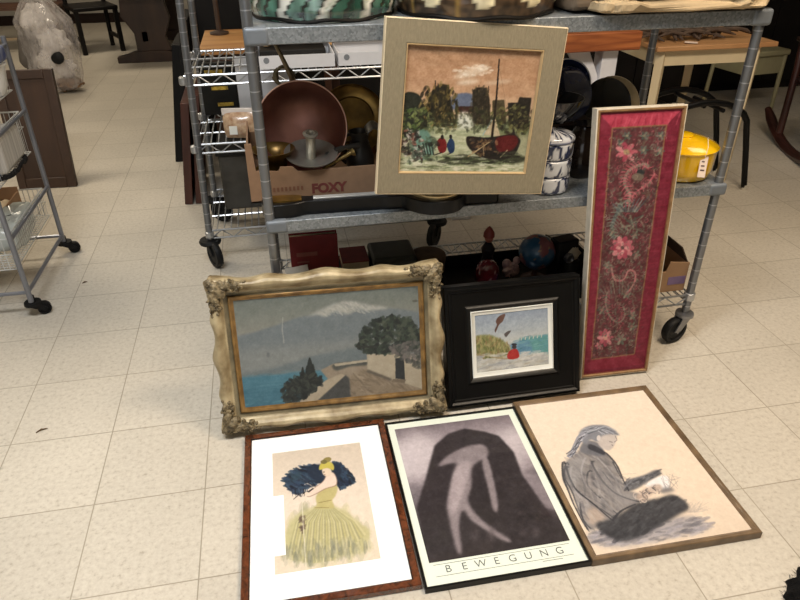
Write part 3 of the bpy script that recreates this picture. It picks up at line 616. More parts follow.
p.poly([(80, 240), (120, 200), (170, 200), (140, 300), (110, 330)], (150, 148, 150), .4, soft=.015)
p.dabs([(350, 300), (440, 280), (500, 255), (510, 275), (440, 320), (360, 345)], [(50, 50, 56), (120, 120, 126)], 40, 12, .6, (-40, -10), .3)
p.curls([(380, 370), (450, 335), (505, 325), (510, 350), (430, 400)], [(92, 84, 84), (206, 190, 178)], 24, 18, 4, .7)
p.grain(3)
p.sheet('drawing_sheet', paper_m, t, -w/2+.016, w/2-.016, .016, h-.016, -.0075)
MB().box(-w/2+.010, w/2-.010, .010, h-.010, -.023, -.009).build('backing_board', MATS['backing_card'], t)
# ================================================================== SETTING
def floor_mat():
    m = bpy.data.materials.new('vinyl_floor_tile'); m.use_nodes = True; nt = m.node_tree; N = nt.nodes; L = nt.links; p = N['Principled BSDF']
    tc = N.new('ShaderNodeTexCoord'); sp = N.new('ShaderNodeSeparateXYZ'); L.new(tc.outputs['Object'], sp.inputs[0])
    def M(op, a, b=None):
        n = N.new('ShaderNodeMath'); n.operation = op
        for i, x in enumerate((a, b)):
            if x is None: continue
            if isinstance(x, (int, float)): n.inputs[i].default_value = x
            else: L.new(x, n.inputs[i])
        return n.outputs[0]
    tx = M('DIVIDE', sp.outputs[0], .3048); tx = M('ADD', tx, 1.98174+20); ty = M('ADD', M('DIVIDE', sp.outputs[1], .3048), -5.745+30)
    fx = M('FRACT', tx); fy = M('FRACT', ty)
    ex = M('MINIMUM', fx, M('SUBTRACT', 1, fx)); ey = M('MINIMUM', fy, M('SUBTRACT', 1, fy)); e = M('MINIMUM', ex, ey)
    seam = N.new('ShaderNodeMapRange'); L.new(e, seam.inputs[0]); seam.inputs[1].default_value = .0025; seam.inputs[2].default_value = .008; 
    cb = N.new('ShaderNodeCombineXYZ'); L.new(M('FLOOR', tx), cb.inputs[0]); L.new(M('FLOOR', ty), cb.inputs[1])
    wn = N.new('ShaderNodeTexWhiteNoise'); wn.noise_dimensions = '3D'; L.new(cb.outputs[0], wn.inputs[0])
    n1 = N.new('ShaderNodeTexNoise'); n1.inputs['Scale'].default_value = 70; n1.inputs['Detail'].default_value = 6; n1.inputs['Roughness'].default_value = .7; L.new(tc.outputs['Object'], n1.inputs[0])
    n2 = N.new('ShaderNodeTexNoise'); n2.inputs['Scale'].default_value = 2.2; n2.inputs['Detail'].default_value = 5; L.new(tc.outputs['Object'], n2.inputs[0])
    r1 = N.new('ShaderNodeValToRGB'); cr = r1.color_ramp; cr.elements[0].position = .30; cr.elements[0].color = (*lin((166, 157, 142)), 1); cr.elements[1].position = .62; cr.elements[1].color = (*lin((202, 195, 181)), 1)
    k = cr.elements.new(.44); k.color = (*lin((192, 184, 170)), 1); L.new(n1.outputs[0], r1.inputs[0])
    hs = N.new('ShaderNodeHueSaturation'); L.new(r1.outputs[0], hs.inputs['Color'])
    v = M('ADD', M('MULTIPLY', wn.outputs[0], .07), M('ADD', M('MULTIPLY', n2.outputs[0], .30), .81)); L.new(v, hs.inputs['Value'])
    mx = N.new('ShaderNodeMix'); mx.data_type = 'RGBA'; L.new(seam.outputs[0], mx.inputs[0]); 
    n3 = N.new('ShaderNodeTexNoise'); n3.inputs['Scale'].default_value = 3; L.new(tc.outputs['Object'], n3.inputs[0])
    sc = N.new('ShaderNodeMix'); sc.data_type = 'RGBA'; L.new(n3.outputs[0], sc.inputs[0]); sc.inputs[6].default_value = (*lin((120, 112, 98)), 1); sc.inputs[7].default_value = (*lin((172, 162, 144)), 1)
    L.new(sc.outputs[2], mx.inputs[6]); L.new(hs.outputs[0], mx.inputs[7]); L.new(mx.outputs[2], p.inputs['Base Color'])
    p.inputs['Roughness'].default_value = .42; p.inputs['Specular IOR Level'].default_value = .35
    bp = N.new('ShaderNodeBump'); bp.inputs['Strength'].default_value = .15; bp.inputs['Distance'].default_value = .002; L.new(n1.outputs[0], bp.inputs['Height']); L.new(bp.outputs[0], p.inputs['Normal'])
    return m
XL, XR, YN, YF, ZC = -4.2, 5.4, -3.0, 10.3, 2.9
def struct(name, mb, m, **k): return tag(mb.build(name, m, **k), kind='structure')
struct('floor', MB().box(XL, XR, YN, YF, -.1, 0), floor_mat(), smooth=0)
wallm = mat('wall_paint', (176, 172, 164), .8, var=.04, scale=3); dwall = mat('dark_panelled_wall', (70, 62, 52), .7, var=.2, scale=4)
struct('wall_back', MB().box(XL, XR, YF, YF+.1, 0, ZC), wallm, smooth=0)
struct('wall_left', MB().box(XL-.1, XL, YN, YF, 0, ZC), wallm, smooth=0)
struct('wall_right', MB().box(XR, XR+.1, YN, YF, 0, ZC), dwall, smooth=0)
struct('wall_front', MB().box(XL, XR, YN-.1, YN, 0, ZC), wallm, smooth=0)
struct('ceiling', MB().box(XL, XR, YN, YF, ZC, ZC+.1), mat('ceiling_panel', (215, 212, 204), .9, var=.03), smooth=0)
struct('baseboard_back', MB().box(XL, XR, YF-.02, YF, 0, .12), mat('baseboard', (58, 40, 34), .6), smooth=0)

# ================================================================== SHELF CART
galv = None
def galv_mat():
    m = bpy.data.materials.new('galvanised_steel'); m.use_nodes = True; N = m.node_tree.nodes; L = m.node_tree.links; p = N['Principled BSDF']
    tc = N.new('ShaderNodeTexCoord'); v = N.new('ShaderNodeTexVoronoi'); v.inputs['Scale'].default_value = 170; L.new(tc.outputs['Object'], v.inputs[0])
    rp = N.new('ShaderNodeValToRGB'); rp.color_ramp.elements[0].color = (*lin((98, 104, 108)), 1); rp.color_ramp.elements[1].color = (*lin((150, 155, 158)), 1)
    L.new(v.outputs['Color'], rp.inputs[0]); L.new(rp.outputs[0], p.inputs['Base Color']); p.inputs['Metallic'].default_value = .45; p.inputs['Roughness'].default_value = .42
    return m
def post_mat(name, c, ring=.0508):
    m = bpy.data.materials.new(name); m.use_nodes = True; N = m.node_tree.nodes; L = m.node_tree.links; p = N['Principled BSDF']
    tc = N.new('ShaderNodeTexCoord'); sp = N.new('ShaderNodeSeparateXYZ'); L.new(tc.outputs['Object'], sp.inputs[0])
    a = N.new('ShaderNodeMath'); a.operation = 'DIVIDE'; a.inputs[1].default_value = ring; L.new(sp.outputs[2], a.inputs[0])
    f = N.new('ShaderNodeMath'); f.operation = 'FRACT'; L.new(a.outputs[0], f.inputs[0])
    rp = N.new('ShaderNodeValToRGB'); e = rp.color_ramp.elements; e[0].position = .03; e[0].color = (*lin([min(255, k*1.5) for k in c]), 1); e[1].position = .08; e[1].color = (*lin(c), 1)
    L.new(f.outputs[0], rp.inputs[0]); L.new(rp.outputs[0], p.inputs['Base Color']); p.inputs['Metallic'].default_value = .75; p.inputs['Roughness'].default_value = .33
    return m
galv = galv_mat(); postm = post_mat('grooved_steel_post', (122, 125, 129))
bracket = mat('grey_corner_casting', (112, 118, 124), .5, .3, var=.08); chrome = mat('wire_chrome', (176, 178, 180), .28, .75, var=.05)
rubber = mat('black_rubber', (34, 34, 35), .55, var=.15); zinc = mat('zinc_hub', (140, 140, 142), .35, .8)
def caster(parent, x, y, ztop, r, trail, name='caster'):
    d = Vector(trail).normalized(); ax = Vector((-d.y, d.x, 0)); c = Vector((x, y, r))+d*.035
    f = MB(); f.cyl((x, y, ztop-.012), (x, y, ztop+.02), .012); f.lathe([(.0, ztop-.004), (.032, ztop-.006), (.034, ztop-.018), (.0, ztop-.022)], 20, T(x, y, 0))
    for s in (-1, 1):
        o = ax*.018*s; a = Vector((x, y, ztop-.018))+o; b = c+o
        w = d*.014
        f.add([a-w*1.6-ax*.002, a+w*1.6-ax*.002, b+w-ax*.002, b-w-ax*.002, a-w*1.6+ax*.002, a+w*1.6+ax*.002, b+w+ax*.002, b-w+ax*.002], [(0, 1, 2, 3), (7, 6, 5, 4), (0, 4, 5, 1), (1, 5, 6, 2), (2, 6, 7, 3), (3, 7, 4, 0)])
    f.cyl(c-ax*.021, c+ax*.021, .006, 10)
    fk = f.build(name, zinc if parent['category'] == 'shelf cart' else rubber, parent)
    w = MB().lathe([(.012, -.014), (r*.66, -.010), (r*.72, -.015), (r*.92, -.015), (r, -.009), (r, .009), (r*.92, .015), (r*.72, .015), (r*.66, .010), (.012, .014)], 28, Matrix.Translation(c) @ rotm('Z', ax)).build('wheel', rubber, fk)
    return fk
def collar(mb, x, y, z, r=.017): mb.lathe([(r, z-.016), (r+.004, z-.012), (r+.003, z+.014), (r, z+.016)], 16, T(x, y, 0))
def wire_shelf(mb, x0, x1, y0, y1, z, pitch=.025, drop=.028, r=.0028):
    for zz in (z-.002, z-drop):
        mb.tube([(x0, y0, zz), (x1, y0, zz), (x1, y1, zz), (x0, y1, zz)], r*1.15, 6, True)
    n = int((x1-x0)/.05)
    for yy in (y0, y1):
        mb.tube([(x0+(x1-x0)*i/n, yy, z-.002 if i % 2 else z-drop) for i in range(n+1)], r*.85, 5)
    n = int((x1-x0)/pitch)
    for i in range(1, n): xx = x0+(x1-x0)*i/n; mb.tube([(xx, y0, z), (xx, y1, z)], r*.75, 5)
    n = max(2, int((y1-y0)/.15))
    for i in range(1, n): yy = y0+(y1-y0)*i/n; mb.tube([(x0, yy, z-.004), (x1, yy, z-.004)], r, 5)

X0, X1, Y0, Y1 = -.045, 1.474, 1.850, 2.455
ZT, ZM, ZB = 1.178, .637, .203
cart = thing('shelf_cart', 'large wheeled cart with galvanised steel shelves and grooved posts, loaded with housewares behind the pictures', 'shelf cart', ((X0+X1)/2, (Y0+Y1)/2, 0))
cb = Vector(cart.location)
def lp(mb, name, m, **k):
    o = mb.build(name, m, cart, **k); o.data.transform(Matrix.Translation(-cb)); return o
def deck(z, t_, name):
    mb = MB(); mb.box(X0+.006, X1-.006, Y0+.006, Y1-.006, z-.004, z); 
    mb.box(X0+.002, X1-.002, Y0, Y0+.012, z-t_, z+.001); mb.box(X0+.002, X1-.002, Y1-.012, Y1, z-t_, z+.001)
    mb.box(X0, X0+.012, Y0+.002, Y1-.002, z-t_, z+.001); mb.box(X1-.012, X1, Y0+.002, Y1-.002, z-t_, z+.001)
    s = lp(mb, name, galv, bevel=.003)
    for (xa, xb) in ((X0-.003, X0+.062), (X1-.062, X1+.003)):
        for (ya, yb) in ((Y0-.003, Y0+.06), (Y1-.06, Y1+.003)):
            c = MB().box(xa, xb, ya, yb, z-t_-.003, z+.003).build('corner_bracket', bracket, s, bevel=.009, seg=3); c.data.transform(Matrix.Translation(-cb))
    return s
deck(ZT, .041, 'top_shelf'); deck(ZM, .035, 'middle_shelf')
mb = MB(); wire_shelf(mb, X0+.02, X1-.02, Y0+.015, Y1-.015, ZB, drop=.040, r=.0034)
for px_ in (X0+.010, X1-.020):
    for py_ in (Y0+.020, Y1-.02): collar(mb, px_, py_, ZB-.01)
lp(mb, 'bottom_wire_shelf', chrome)
for k, (px_, py_) in enumerate([(X0+.010, Y0+.020), (X1-.020, Y0+.020), (X0+.010, Y1-.02), (X1-.020, Y1-.02)]):
    lp(MB().cyl((px_, py_, .135), (px_, py_, 1.32 if px_ < .5 else ZT+.004), .0145, 18), 'post', postm)
    c = caster(cart, px_, py_, .128, .053, [(-1, -.35, 0), (-1, -.25, 0), (.5, 1, 0), (1, .3, 0)][k])
    for o in (c, c.children[0]): o.data.transform(Matrix.Translation(-cb))

# ---- things on the top shelf
def shade(name, label, x, y, z, prof, fn, m, n=128, nz_=70, rimm=None):
    t = thing(name, label, 'lamp shade', (x, y, z))
    zs = np.linspace(0, 1, nz_); pr = np.array(prof); tt = np.linspace(0, 1, len(pr))
    mb = MB(); vs = []; cols = []
    for v in zs:
        r = np.interp(v, tt, pr[:, 0]); zz = np.interp(v, tt, pr[:, 1])
        for k in range(n):
            g = 2*PI*k/n; c, dr = fn(g, v); vs.append(((r+dr)*math.cos(g), (r+dr)*math.sin(g), zz)); cols.append(c)
    fs = [(j*n+k, j*n+(k+1) % n, (j+1)*n+(k+1) % n, (j+1)*n+k) for j in range(nz_-1) for k in range(n)]
    mb.add(vs, fs); o = mb.build('glass_panels', m, t, smooth=60); pigment(o, cols)
    r0 = prof[0][0]
    MB().tube([(( r0+.002)*math.cos(g), (r0+.002)*math.sin(g), .006+.003*math.cos(g*8)) for g in np.linspace(0, 2*PI, 97)[:-1]], .0055, 8, True).build('rim', rimm, t)
    MB().lathe([(prof[-1][0], prof[-1][1]-.004), (prof[-1][0]+.004, prof[-1][1]+.004), (prof[-1][0]-.004, prof[-1][1]+.006)], 32).build('cap_ring', rimm, t)
    return t
lead = mat('dark_leading', (34, 30, 26), .45, .4); glassm = attr_mat('stained_glass', .12, coat=.8, spec=.6)
def green_fn(g, v):
    gg = g/(2*PI)*11+.9*math.sin(v*5+1); k = gg % 1; q = abs(k-.5)*2; cell = int(gg) % 3
    leafw = .80*abs(math.sin(min(1, max(0, v*2.2+.10+.12*(int(gg) % 2)))*PI))**.6 if v < .42 else .7*abs(math.sin((v-.42)*PI/.5))
    n_ = mnoise.noise(Vector((math.cos(g)*9, math.sin(g)*9, v*6)))
    if q < leafw-.1:
        if abs(q-.06) < .05: return (30, 34, 30), .001
        b = [(44, 78, 64), (62, 98, 84), (84, 112, 100)][cell]; f = .8+.5*n_+.25*(1-q)
        return tuple(min(255, max(0, c*f)) for c in b), .003*(1-q)
    if q < leafw+.02: return (28, 28, 24), .003
    f = .92+.15*n_; return (206*f, 204*f, 192*f) if (cell+int(v*3)) % 3 else (168*f, 172*f, 156*f), 0
shade('lamp_shade', 'green and white leaf-patterned stained glass lamp shade on the left end of the top shelf', .180, 2.080, ZT+.001, [(.198, 0), (.206, .03), (.200, .09), (.185, .15), (.14, .21), (.08, .25), (.04, .26)], green_fn, glassm, rimm=lead)
def brown_fn(g, v):
    k = (g/(2*PI)*10+.3) % 1; q = abs(k-.5)*2
    n_ = mnoise.noise(Vector((math.cos(g)*14, math.sin(g)*14, v*16)))
    edge = .66-.5*max(0, (.34-v)/.22)**1.5+.18*n_ if v > .12 else -1
    if q < edge: f = .92+.2*n_; return (214*f, 202*f, 166*f), .003
    f = 1+.8*n_
    if abs(q-.98) < .03: return (120, 96, 50), .001
    return (62*f, 48*f, 34*f), 0
shade('lamp_shade', 'dark brown lamp shade with cream petals, behind the linen frame', .625, 2.050, ZT+.001, [(.225, 0), (.232, .04), (.225, .10), (.20, .17), (.15, .23), (.08, .27), (.04, .28)], brown_fn, attr_mat('mottled_shade', .3, coat=.4), rimm=lead)
# cushion and folded canvas
def pillow(mb, x0, x1, y0, y1, z0, z1, nz=.006, seed=0, n=40, pw=5, sc=9):
    cx, cy, cz = (x0+x1)/2, (y0+y1)/2, (z0+z1)/2; a, b, c = (x1-x0)/2, (y1-y0)/2, (z1-z0)/2
    def fn(u, v):
        g = 2*PI*u; t_ = PI*(v-.5)
        def sp(q, e): return math.copysign(abs(q)**e, q)
        x = sp(math.cos(t_), .35)*sp(math.cos(g), .3); y = sp(math.cos(t_), .35)*sp(math.sin(g), .3); z = sp(math.sin(t_), .42)
        P = Vector((cx+a*x, cy+b*y, cz+c*z)); k = mnoise.fractal(P*sc+Vector((seed, 0, 0)), 1, 2, 3)*nz
        return (P.x+k*.6*(1 if x > 0 else -1), P.y+k*(1 if y > 0 else -1), max(z0, P.z+(k if z > 0 else 0)))
    return mb.grid(fn, n*2, n//2, True)
canvas = mat('beige_canvas', (168, 148, 116), .85, var=.16, scale=9, bump=.35, bscale=160)
t = thing('folded_canvas', 'bundle of folded beige canvas stacked on the right end of the top shelf', 'cloth', (1.20, 2.10, ZT+.002))
a = MB(); pillow(a, .905, 1.470, 1.812, 2.34, ZT+.002, ZT+.044, .020, 3, sc=14); a.build('lower_fold', canvas, t, smooth=0).data.transform(Matrix.Translation(-Vector(t.location)))
a = MB(); pillow(a, .93, 1.482, 1.820, 2.33, ZT+.041, ZT+.125, .020, 8, sc=12); a.build('upper_fold', canvas, t, smooth=0).data.transform(Matrix.Translation(-Vector(t.location)))
a = MB(); a.grid(lambda u, v: (1.42+.085*u+.01*math.sin(v*5), 1.825+.22*v, ZT+.055+.03*u+.012*math.sin(u*4+v*6)), 10, 12); o = a.build('turned_flap', canvas, t); o.data.transform(Matrix.Translation(-Vector(t.location)))
sm_ = o.modifiers.new('thick', 'SOLIDIFY'); sm_.thickness = .006
a = MB(); pillow(a, .857, .932, 1.88, 2.30, ZT+.002, ZT+.085, .008, 5)
o = a.build('cushion', mat('taupe_cloth', (104, 90, 74), .85, var=.2, scale=12, bump=.3), None, smooth=0); tag(o, 'dark taupe cushion squeezed between brown lamp shade and beige canvas', 'cushion')

# ---- things on the middle shelf
brass = mat('aged_brass', (150, 118, 58), .3, .8, col2=(84, 64, 32), scale=12); copper = mat('worn_copper', (150, 104, 90), .36, .55, col2=(104, 68, 58), scale=7)
iron = mat('dark_iron', (70, 68, 64), .45, .6, var=.2); steel = mat('dull_steel', (128, 126, 122), .35, .7, var=.2)
card = mat('box_cardboard', (134, 104, 78), .85, var=.08, scale=30)
BX0, BX1, BY0, BY1 = -.088, .430, 2.005, 2.40
t = thing('cardboard_tray', 'open brown cardboard fruit box printed FOXY, full of brass and copper', 'box', (.171, 2.2, ZM+.001))
M0 = Matrix.Translation(-Vector(t.location))
mb = MB(); zb = ZM+.002; zt = zb+.098
mb.box(BX0, BX1, BY0, BY1, zb, zb+.005); mb.prism([(BX0, zb), (BX1, zb), (BX1, zb+.115), (BX1-.02, zb+.115), (BX1-.03, zt), (.065, zt-.004), (.05, zt+.012), (.012, zt+.014), (.004, zt), (BX0+.025, zt+.006), (BX0+.02, zb+.19), (BX0, zb+.19)], 0, .006, Matrix(((1, 0, 0, 0), (0, 0, 1, BY0), (0, 1, 0, 0), (0, 0, 0, 1))))
mb.box(BX0, BX1, BY1-.006, BY1, zb, zb+.11); mb.box(BX0, BX0+.006, BY0+.006, BY1-.006, zb, zb+.15); mb.box(BX1-.006, BX1, BY0+.006, BY1-.006, zb, zb+.11)
mb.build('tray_body', card, t, smooth=0).data.transform(M0)
lettering('printed_name', 'FOXY', .042, mat('red_print', (104, 48, 40), .8), t, M0 @ T(.158, BY0-.0005, zb+.032) @ RX(90), .0004, 1.0, .0022)
a = MB()
for i in range(9): a.box(-.03+.0125*i, -.023+.0125*i, BY0-.001, BY0, zb+.032, zb+.046)
a.build('small_print', mat('faded_print', (112, 74, 52), .8), t).data.transform(M0)
# copper pan
n_ = Vector((-.10, -.95, .30)).normalized(); c = Vector((.092, 2.118, .835))
Mp = Matrix.Translation(c) @ rotm('Z', n_)
t = pan = thing('copper_pan', 'big round copper pan with a curled iron handle, tipped towards us in the cardboard box', 'pan', M=Mp)
MB().lathe([(.0, -.100), (.062, -.098), (.100, -.078), (.124, -.045), (.137, -.010), (.141, .0), (.144, .002), (.143, -.004), (.138, -.014), (.127, -.050), (.102, -.083), (.063, -.103), (0, -.105)], 56).build('bowl', copper, t)
MB().tube([(.1435*math.cos(g), .1435*math.sin(g), .001) for g in np.linspace(0, 2*PI, 65)[:-1]], .0022, 6, True).build('rim', mat('copper_rim_highlight', (206, 164, 144), .3, .5), t)  # pale ring: the rim's highlight is put into its colour
inv = Mp.inverted()
hp = [Vector((.085, 2.20, .955)), Vector((.073, 2.195, .985)), Vector((.055, 2.205, 1.03)), Vector((.036, 2.21, 1.075)), Vector((.026, 2.212, 1.092)), Vector((.014, 2.214, 1.093)), Vector((.008, 2.214, 1.080)), Vector((.016, 2.214, 1.070)), Vector((.024, 2.214, 1.077))]
MB().tube([inv @ q for q in hp], [.010, .0085, .007, .006, .0055, .005, .005, .0045, .004], 10).build('handle', mat('bronze_iron', (112, 98, 74), .4, .6, var=.2), t, smooth=70)
# chamber candlestick in the pan
c = Vector((.112, 2.07, .752)); Mc = Matrix.Translation(c) @ rotm('Z', (.03, -.22, .97))
t = thing('candlestick', 'grey chamber candlestick with drip dish and flat handle, lying inside the copper pan', 'candlestick', M=Mc)
MB().lathe([(0, -.004), (.055, -.003), (.080, .012), (.085, .019), (.080, .017), (.054, .002), (0, .002)], 40).build('dish', mat('grey_pewter', (150, 148, 140), .35, .7, var=.2), t)
MB().lathe([(.016, .0), (.015, .074), (.022, .080), (.024, .087), (.014, .089), (.011, .085), (.011, .05)], 24, ).build('socket', mat('pale_pewter', (176, 170, 156), .35, .6), t)
MB().tube([(.078, .01, .014), (.11, .02, .02), (.16, .03, .02)], [.012, .008, .010], 8, M=Matrix.Scale(1, 4)).build('handle', iron, t)
# brass mortar pot
p0 = at(275, 178, 2.05)
t = thing('brass_pot', 'brass mortar-shaped pot with flared rim, in the left front corner of the cardboard box', 'pot', (at(268, 160, 2.06).x+.018, 2.085, ZM+.009))
MB().lathe([(0, .0), (.044, 0), (.046, .006), (.040, .012), (.041, .085), (.047, .110), (.068, .134), (.070, .139), (.066, .138), (.046, .114), (.037, .09), (.034, .02), (0, .015)], 36).build('body', brass, t)
MB().tube([(-.040, -.01, .03), (-.062, -.015, .045), (-.066, -.015, .075), (-.042, -.01, .09)], .005, 8).build('handle', brass, t)
# large brass tray behind, second tray, horns and pipe ends
c = at(352, 120, 2.31); M_ = Matrix.Translation(c) @ rotm('Z', (-.06, -.93, .32))
t = thing('brass_tray', 'round brass tray with raised rim, leaning behind the copper pan', 'tray', M=M_)
MB().lathe([(0, 0), (.075, 0), (.078, .003), (.080, 0), (.112, .004), (.118, .010), (.121, .008), (.114, -.001), (.0, -.005)], 48).build('disc', brass, t)
a, b = at(318, 172, 2.05), at(352, 152, 2.09)
t = thing('brass_candlestick', 'slim pale brass candlestick lying on the front edge of the box', 'candlestick', a)
d = (b-a); L_ = d.length
MB().lathe([(0, 0), (.004, 0), (.0045, L_*.35), (.0055, L_*.75), (.007, L_*.95), (.014, L_), (.016, L_+.004), (.008, L_+.006), (0, L_+.004)], 20, rotm('Z', d)).build('stem', mat('bright_brass', (190, 164, 104), .3, .7), t)
c = at(331, 159, 2.08); o = MB().lathe([(.022, 0), (.025, .003), (.025, .09), (.022, .092), (.019, .09), (.019, .003), (.022, 0)], 26, rotm('Z', (-.3, .8, -.25))).build('metal_tube', iron); o.location = c
tag(o, 'dark iron tube with open round end, lying right of the candlestick in the box', 'pipe')
c = at(361, 150, 2.12); t = thing('iron_jug', 'dark iron jug with grey lip at the right end of the cardboard box', 'jug', (c.x, 2.15, ZM+.012))
MB().lathe([(0, 0), (.034, 0), (.046, .03), (.048, .07), (.034, .11), (.028, .13), (.036, .155), (.032, .155), (.024, .13), (0, .12)], 28).build('body', iron, t)
MB().grid(lambda u, v: (.02+.05*u, -.03+.05*v, .150+.02*math.sin(u*3)+.012*v), 8, 8).build('spout', steel, t).modifiers.new('thick', 'SOLIDIFY').thickness = .004
MB().tube([(-.03, .02, .14), (-.075, .03, .12), (-.075, .03, .07), (-.045, .02, .04)], .006, 8).build('handle', iron, t)
o = MB()
for k in range(6):
    q = k*1.05; o.tube([(.035*math.cos(q+g)*(1-.1*g), .004*k, .03*math.sin(q+g)) for g in np.linspace(0, 4.5, 14)], .004, 6)
o = o.build('scroll_bracket', mat('olive_iron', (92, 84, 62), .5, .5), pan); o.data.transform(inv @ Matrix.Translation(at(284, 77, 2.215)))

# banjo shaped barometer lying along the front edge
t = thing('banjo_barometer', 'black banjo-shaped barometer with round glass dial, lying along the front of the middle shelf', 'barometer', (.31, 1.898, ZM+.001), R(-2.0))
def outl(g):                            # half width along the case, x -.36..+.37
    xs = [-.365, -.36, -.34, -.30, -.265, -.24, -.225, 0, .02, .06, .085, .11, .14, .175, .21, .235, .25, .265, .28, .365, .37]
    ws = [.012, .038, .042, .042, .036, .024, .022, .022, .026, .026, .055, .078, .092, .095, .088, .07, .045, .03, .028, .030, .020]
    return np.interp(g, xs, ws)
xs = list(np.linspace(-.365, .37, 90)); poly = [(x, -outl(x)) for x in xs]+[(x, outl(x)) for x in xs[::-1]]
blackp = mat('black_case_lacquer', (24, 25, 27), .28, var=.2)
MB().prism(poly, 0, .044).build('case', blackp, t, bevel=.003, smooth=30)
MB().prism([(x, y*.55) for x, y in [(x, -outl(x)) for x in np.linspace(-.355, -.245, 20)]+[(x, outl(x)) for x in np.linspace(-.245, -.355, 20)]], .043, .050).build('brass_dial', brass, t)
MB().box(-.21, .02, -.010, .010, .043, .048).build('thermometer_plate', mat('silvered_plate', (190, 190, 186), .35, .5), t, bevel=.001)
MB().lathe([(.074, .042), (.080, .044), (.080, .054), (.074, .058), (.070, .052), (.069, .044)], 48, T(.17, 0, 0)).build('bezel', mat('bezel_gold', (206, 184, 140), .25, .7), t)
MB().lathe([(0, .0435), (.070, .0435), (.070, .046), (0, .046)], 40, T(.17, 0, 0)).build('dial', mat('dial_face', (150, 146, 136), .25), t)
MB().box(.285, .35, -.022, .022, .043, .052).build('level_plate', MATS['silvered_plate'], t, bevel=.001)

# stacked porcelain containers
def porcelain_fn(seed):
    def fn(g, v):
        a = mnoise.fractal(Vector((math.cos(g)*3.4+seed, math.sin(g)*3.4, v*3.2+seed)), 1, 2, 4)
        b = abs(mnoise.noise(Vector((math.cos(g)*6, math.sin(g)*6+seed*2, v*5))))
        yy = .5+.20*math.sin(g*5+seed)+.10*math.sin(g*11+seed*2); band = abs(v-yy) < .13+.05*math.sin(g*17+seed)
        if (band and a > -.28) or (a > .16 and b < .30 and .12 < v < .88): return (34, 42, 70)
        if v < .06 or v > .94: return (60, 72, 110)
        return (196, 198, 202)
    return fn
porc = attr_mat('glazed_porcelain', .15, coat=.6)
tc_ = on(556, 199, ZM); cx, cy = .868, 1.945
for k in range(3):
    t = thing('porcelain_container', ['blue and white round porcelain container, lowest of the stack of three', 'blue and white round porcelain container, middle of the stack of three', 'blue and white lidded porcelain container, topmost of the stack of three'][k], 'container', (cx, cy, ZM+.002+k*.056), k*.9, 'stacked blue and white containers')
    fn = porcelain_fn(k*3.1+1); n, m_ = 96, 18; prof = [(.066, 0), (.072, .003), (.074, .010), (.074, .047), (.072, .052), (.067, .0555)]
    vs = []; cols = []
    for j in range(m_):
        v = j/(m_-1); q = v*(len(prof)-1); i = min(int(q), len(prof)-2); f = q-i
        for a in range(n):
            g = 2*PI*a/n; r = prof[i][0]*(1-f)+prof[i+1][0]*f; vs.append((r*math.cos(g), r*math.sin(g), prof[i][1]*(1-f)+prof[i+1][1]*f)); cols.append(fn(g, v))
    mb = MB(); mb.add(vs, [(j*n+a, j*n+(a+1) % n, (j+1)*n+(a+1) % n, (j+1)*n+a) for j in range(m_-1) for a in range(n)]+[tuple(range((m_-1)*n, m_*n)), tuple(range(n-1, -1, -1))])
    pigment(mb.build('body', porc, t, smooth=50), cols)
    if k == 2:
        mb = MB(); vs = []; cols = []; pr = [(.075, .0555), (.075, .063), (.070, .071), (.054, .077), (.032, .081), (.012, .083), (.010, .089), (.004, .092)]
        for j, (r, z) in enumerate(pr):
            for a in range(n): g = 2*PI*a/n; vs.append((r*math.cos(g), r*math.sin(g), z)); cols.append(fn(g*2, j/7))
        mb.add(vs, [(j*n+a, j*n+(a+1) % n, (j+1)*n+(a+1) % n, (j+1)*n+a) for j in range(len(pr)-1) for a in range(n)]+[tuple(range(7*n, 8*n))])
        pigment(mb.build('lid', porc, t, smooth=50), cols)
# dark blue plates, glass bowl, jar, platters
blueg = mat('cobalt_glass', (26, 34, 62), .08, var=.3, scale=12, coat=.8); rimw = mat('white_enamel', (214, 214, 216), .25)
for k, (u, v, Y, r, lab) in enumerate([(565, 95, 2.18, .090, 'large cobalt blue glass plate on edge, nearest to the porcelain stack'), (566, 84, 2.27, .082, 'dark blue white-rimmed plate on edge behind the cobalt plate')]):
    c = at(u, v, Y); t = thing('glass_plate', lab, 'plate', M=Matrix.Translation(c) @ rotm('Z', (-.25 if k else .1, -.9, .35)))
    MB().lathe([(0, 0), (r*.6, 0), (r*.8, .01), (r, .02), (r*1.01, .023), (r*.98, .022), (r*.78, .014), (0, .006)], 44).build('disc', blueg, t)
    MB().tube([(r*math.cos(g), r*math.sin(g), .0225) for g in np.linspace(0, 2*PI, 49)[:-1]], .0022, 6, True).build('rim', rimw if k else blueg, t)
c = at(560, 112, 2.06); o = MB().lathe([(0, 0), (.03, 0), (.034, .006), (.05, .02), (.072, .05), (.082, .078), (.079, .078), (.066, .05), (.044, .024), (0, .014)], 36).build('glass_bowl', mat('smoky_glass', (44, 44, 50), .08, coat=.6, var=.3)); o.location = (.89, 1.975, ZM+.002+.056*3+.041)
tag(o, 'dark smoky glass bowl set on top of the porcelain stack', 'bowl')
o = MB().lathe([(0, 0), (.05, 0), (.056, .02), (.056, .13), (.04, .15), (.036, .17), (.04, .175), (0, .176)], 32).build('glass_jar', mat('brown_jar', (44, 34, 28), .15, coat=.4)); o.location = (1.03, 2.045, ZM+.002)
tag(o, 'dark brown glass jar behind the porcelain stack, beside the embroidery', 'jar')
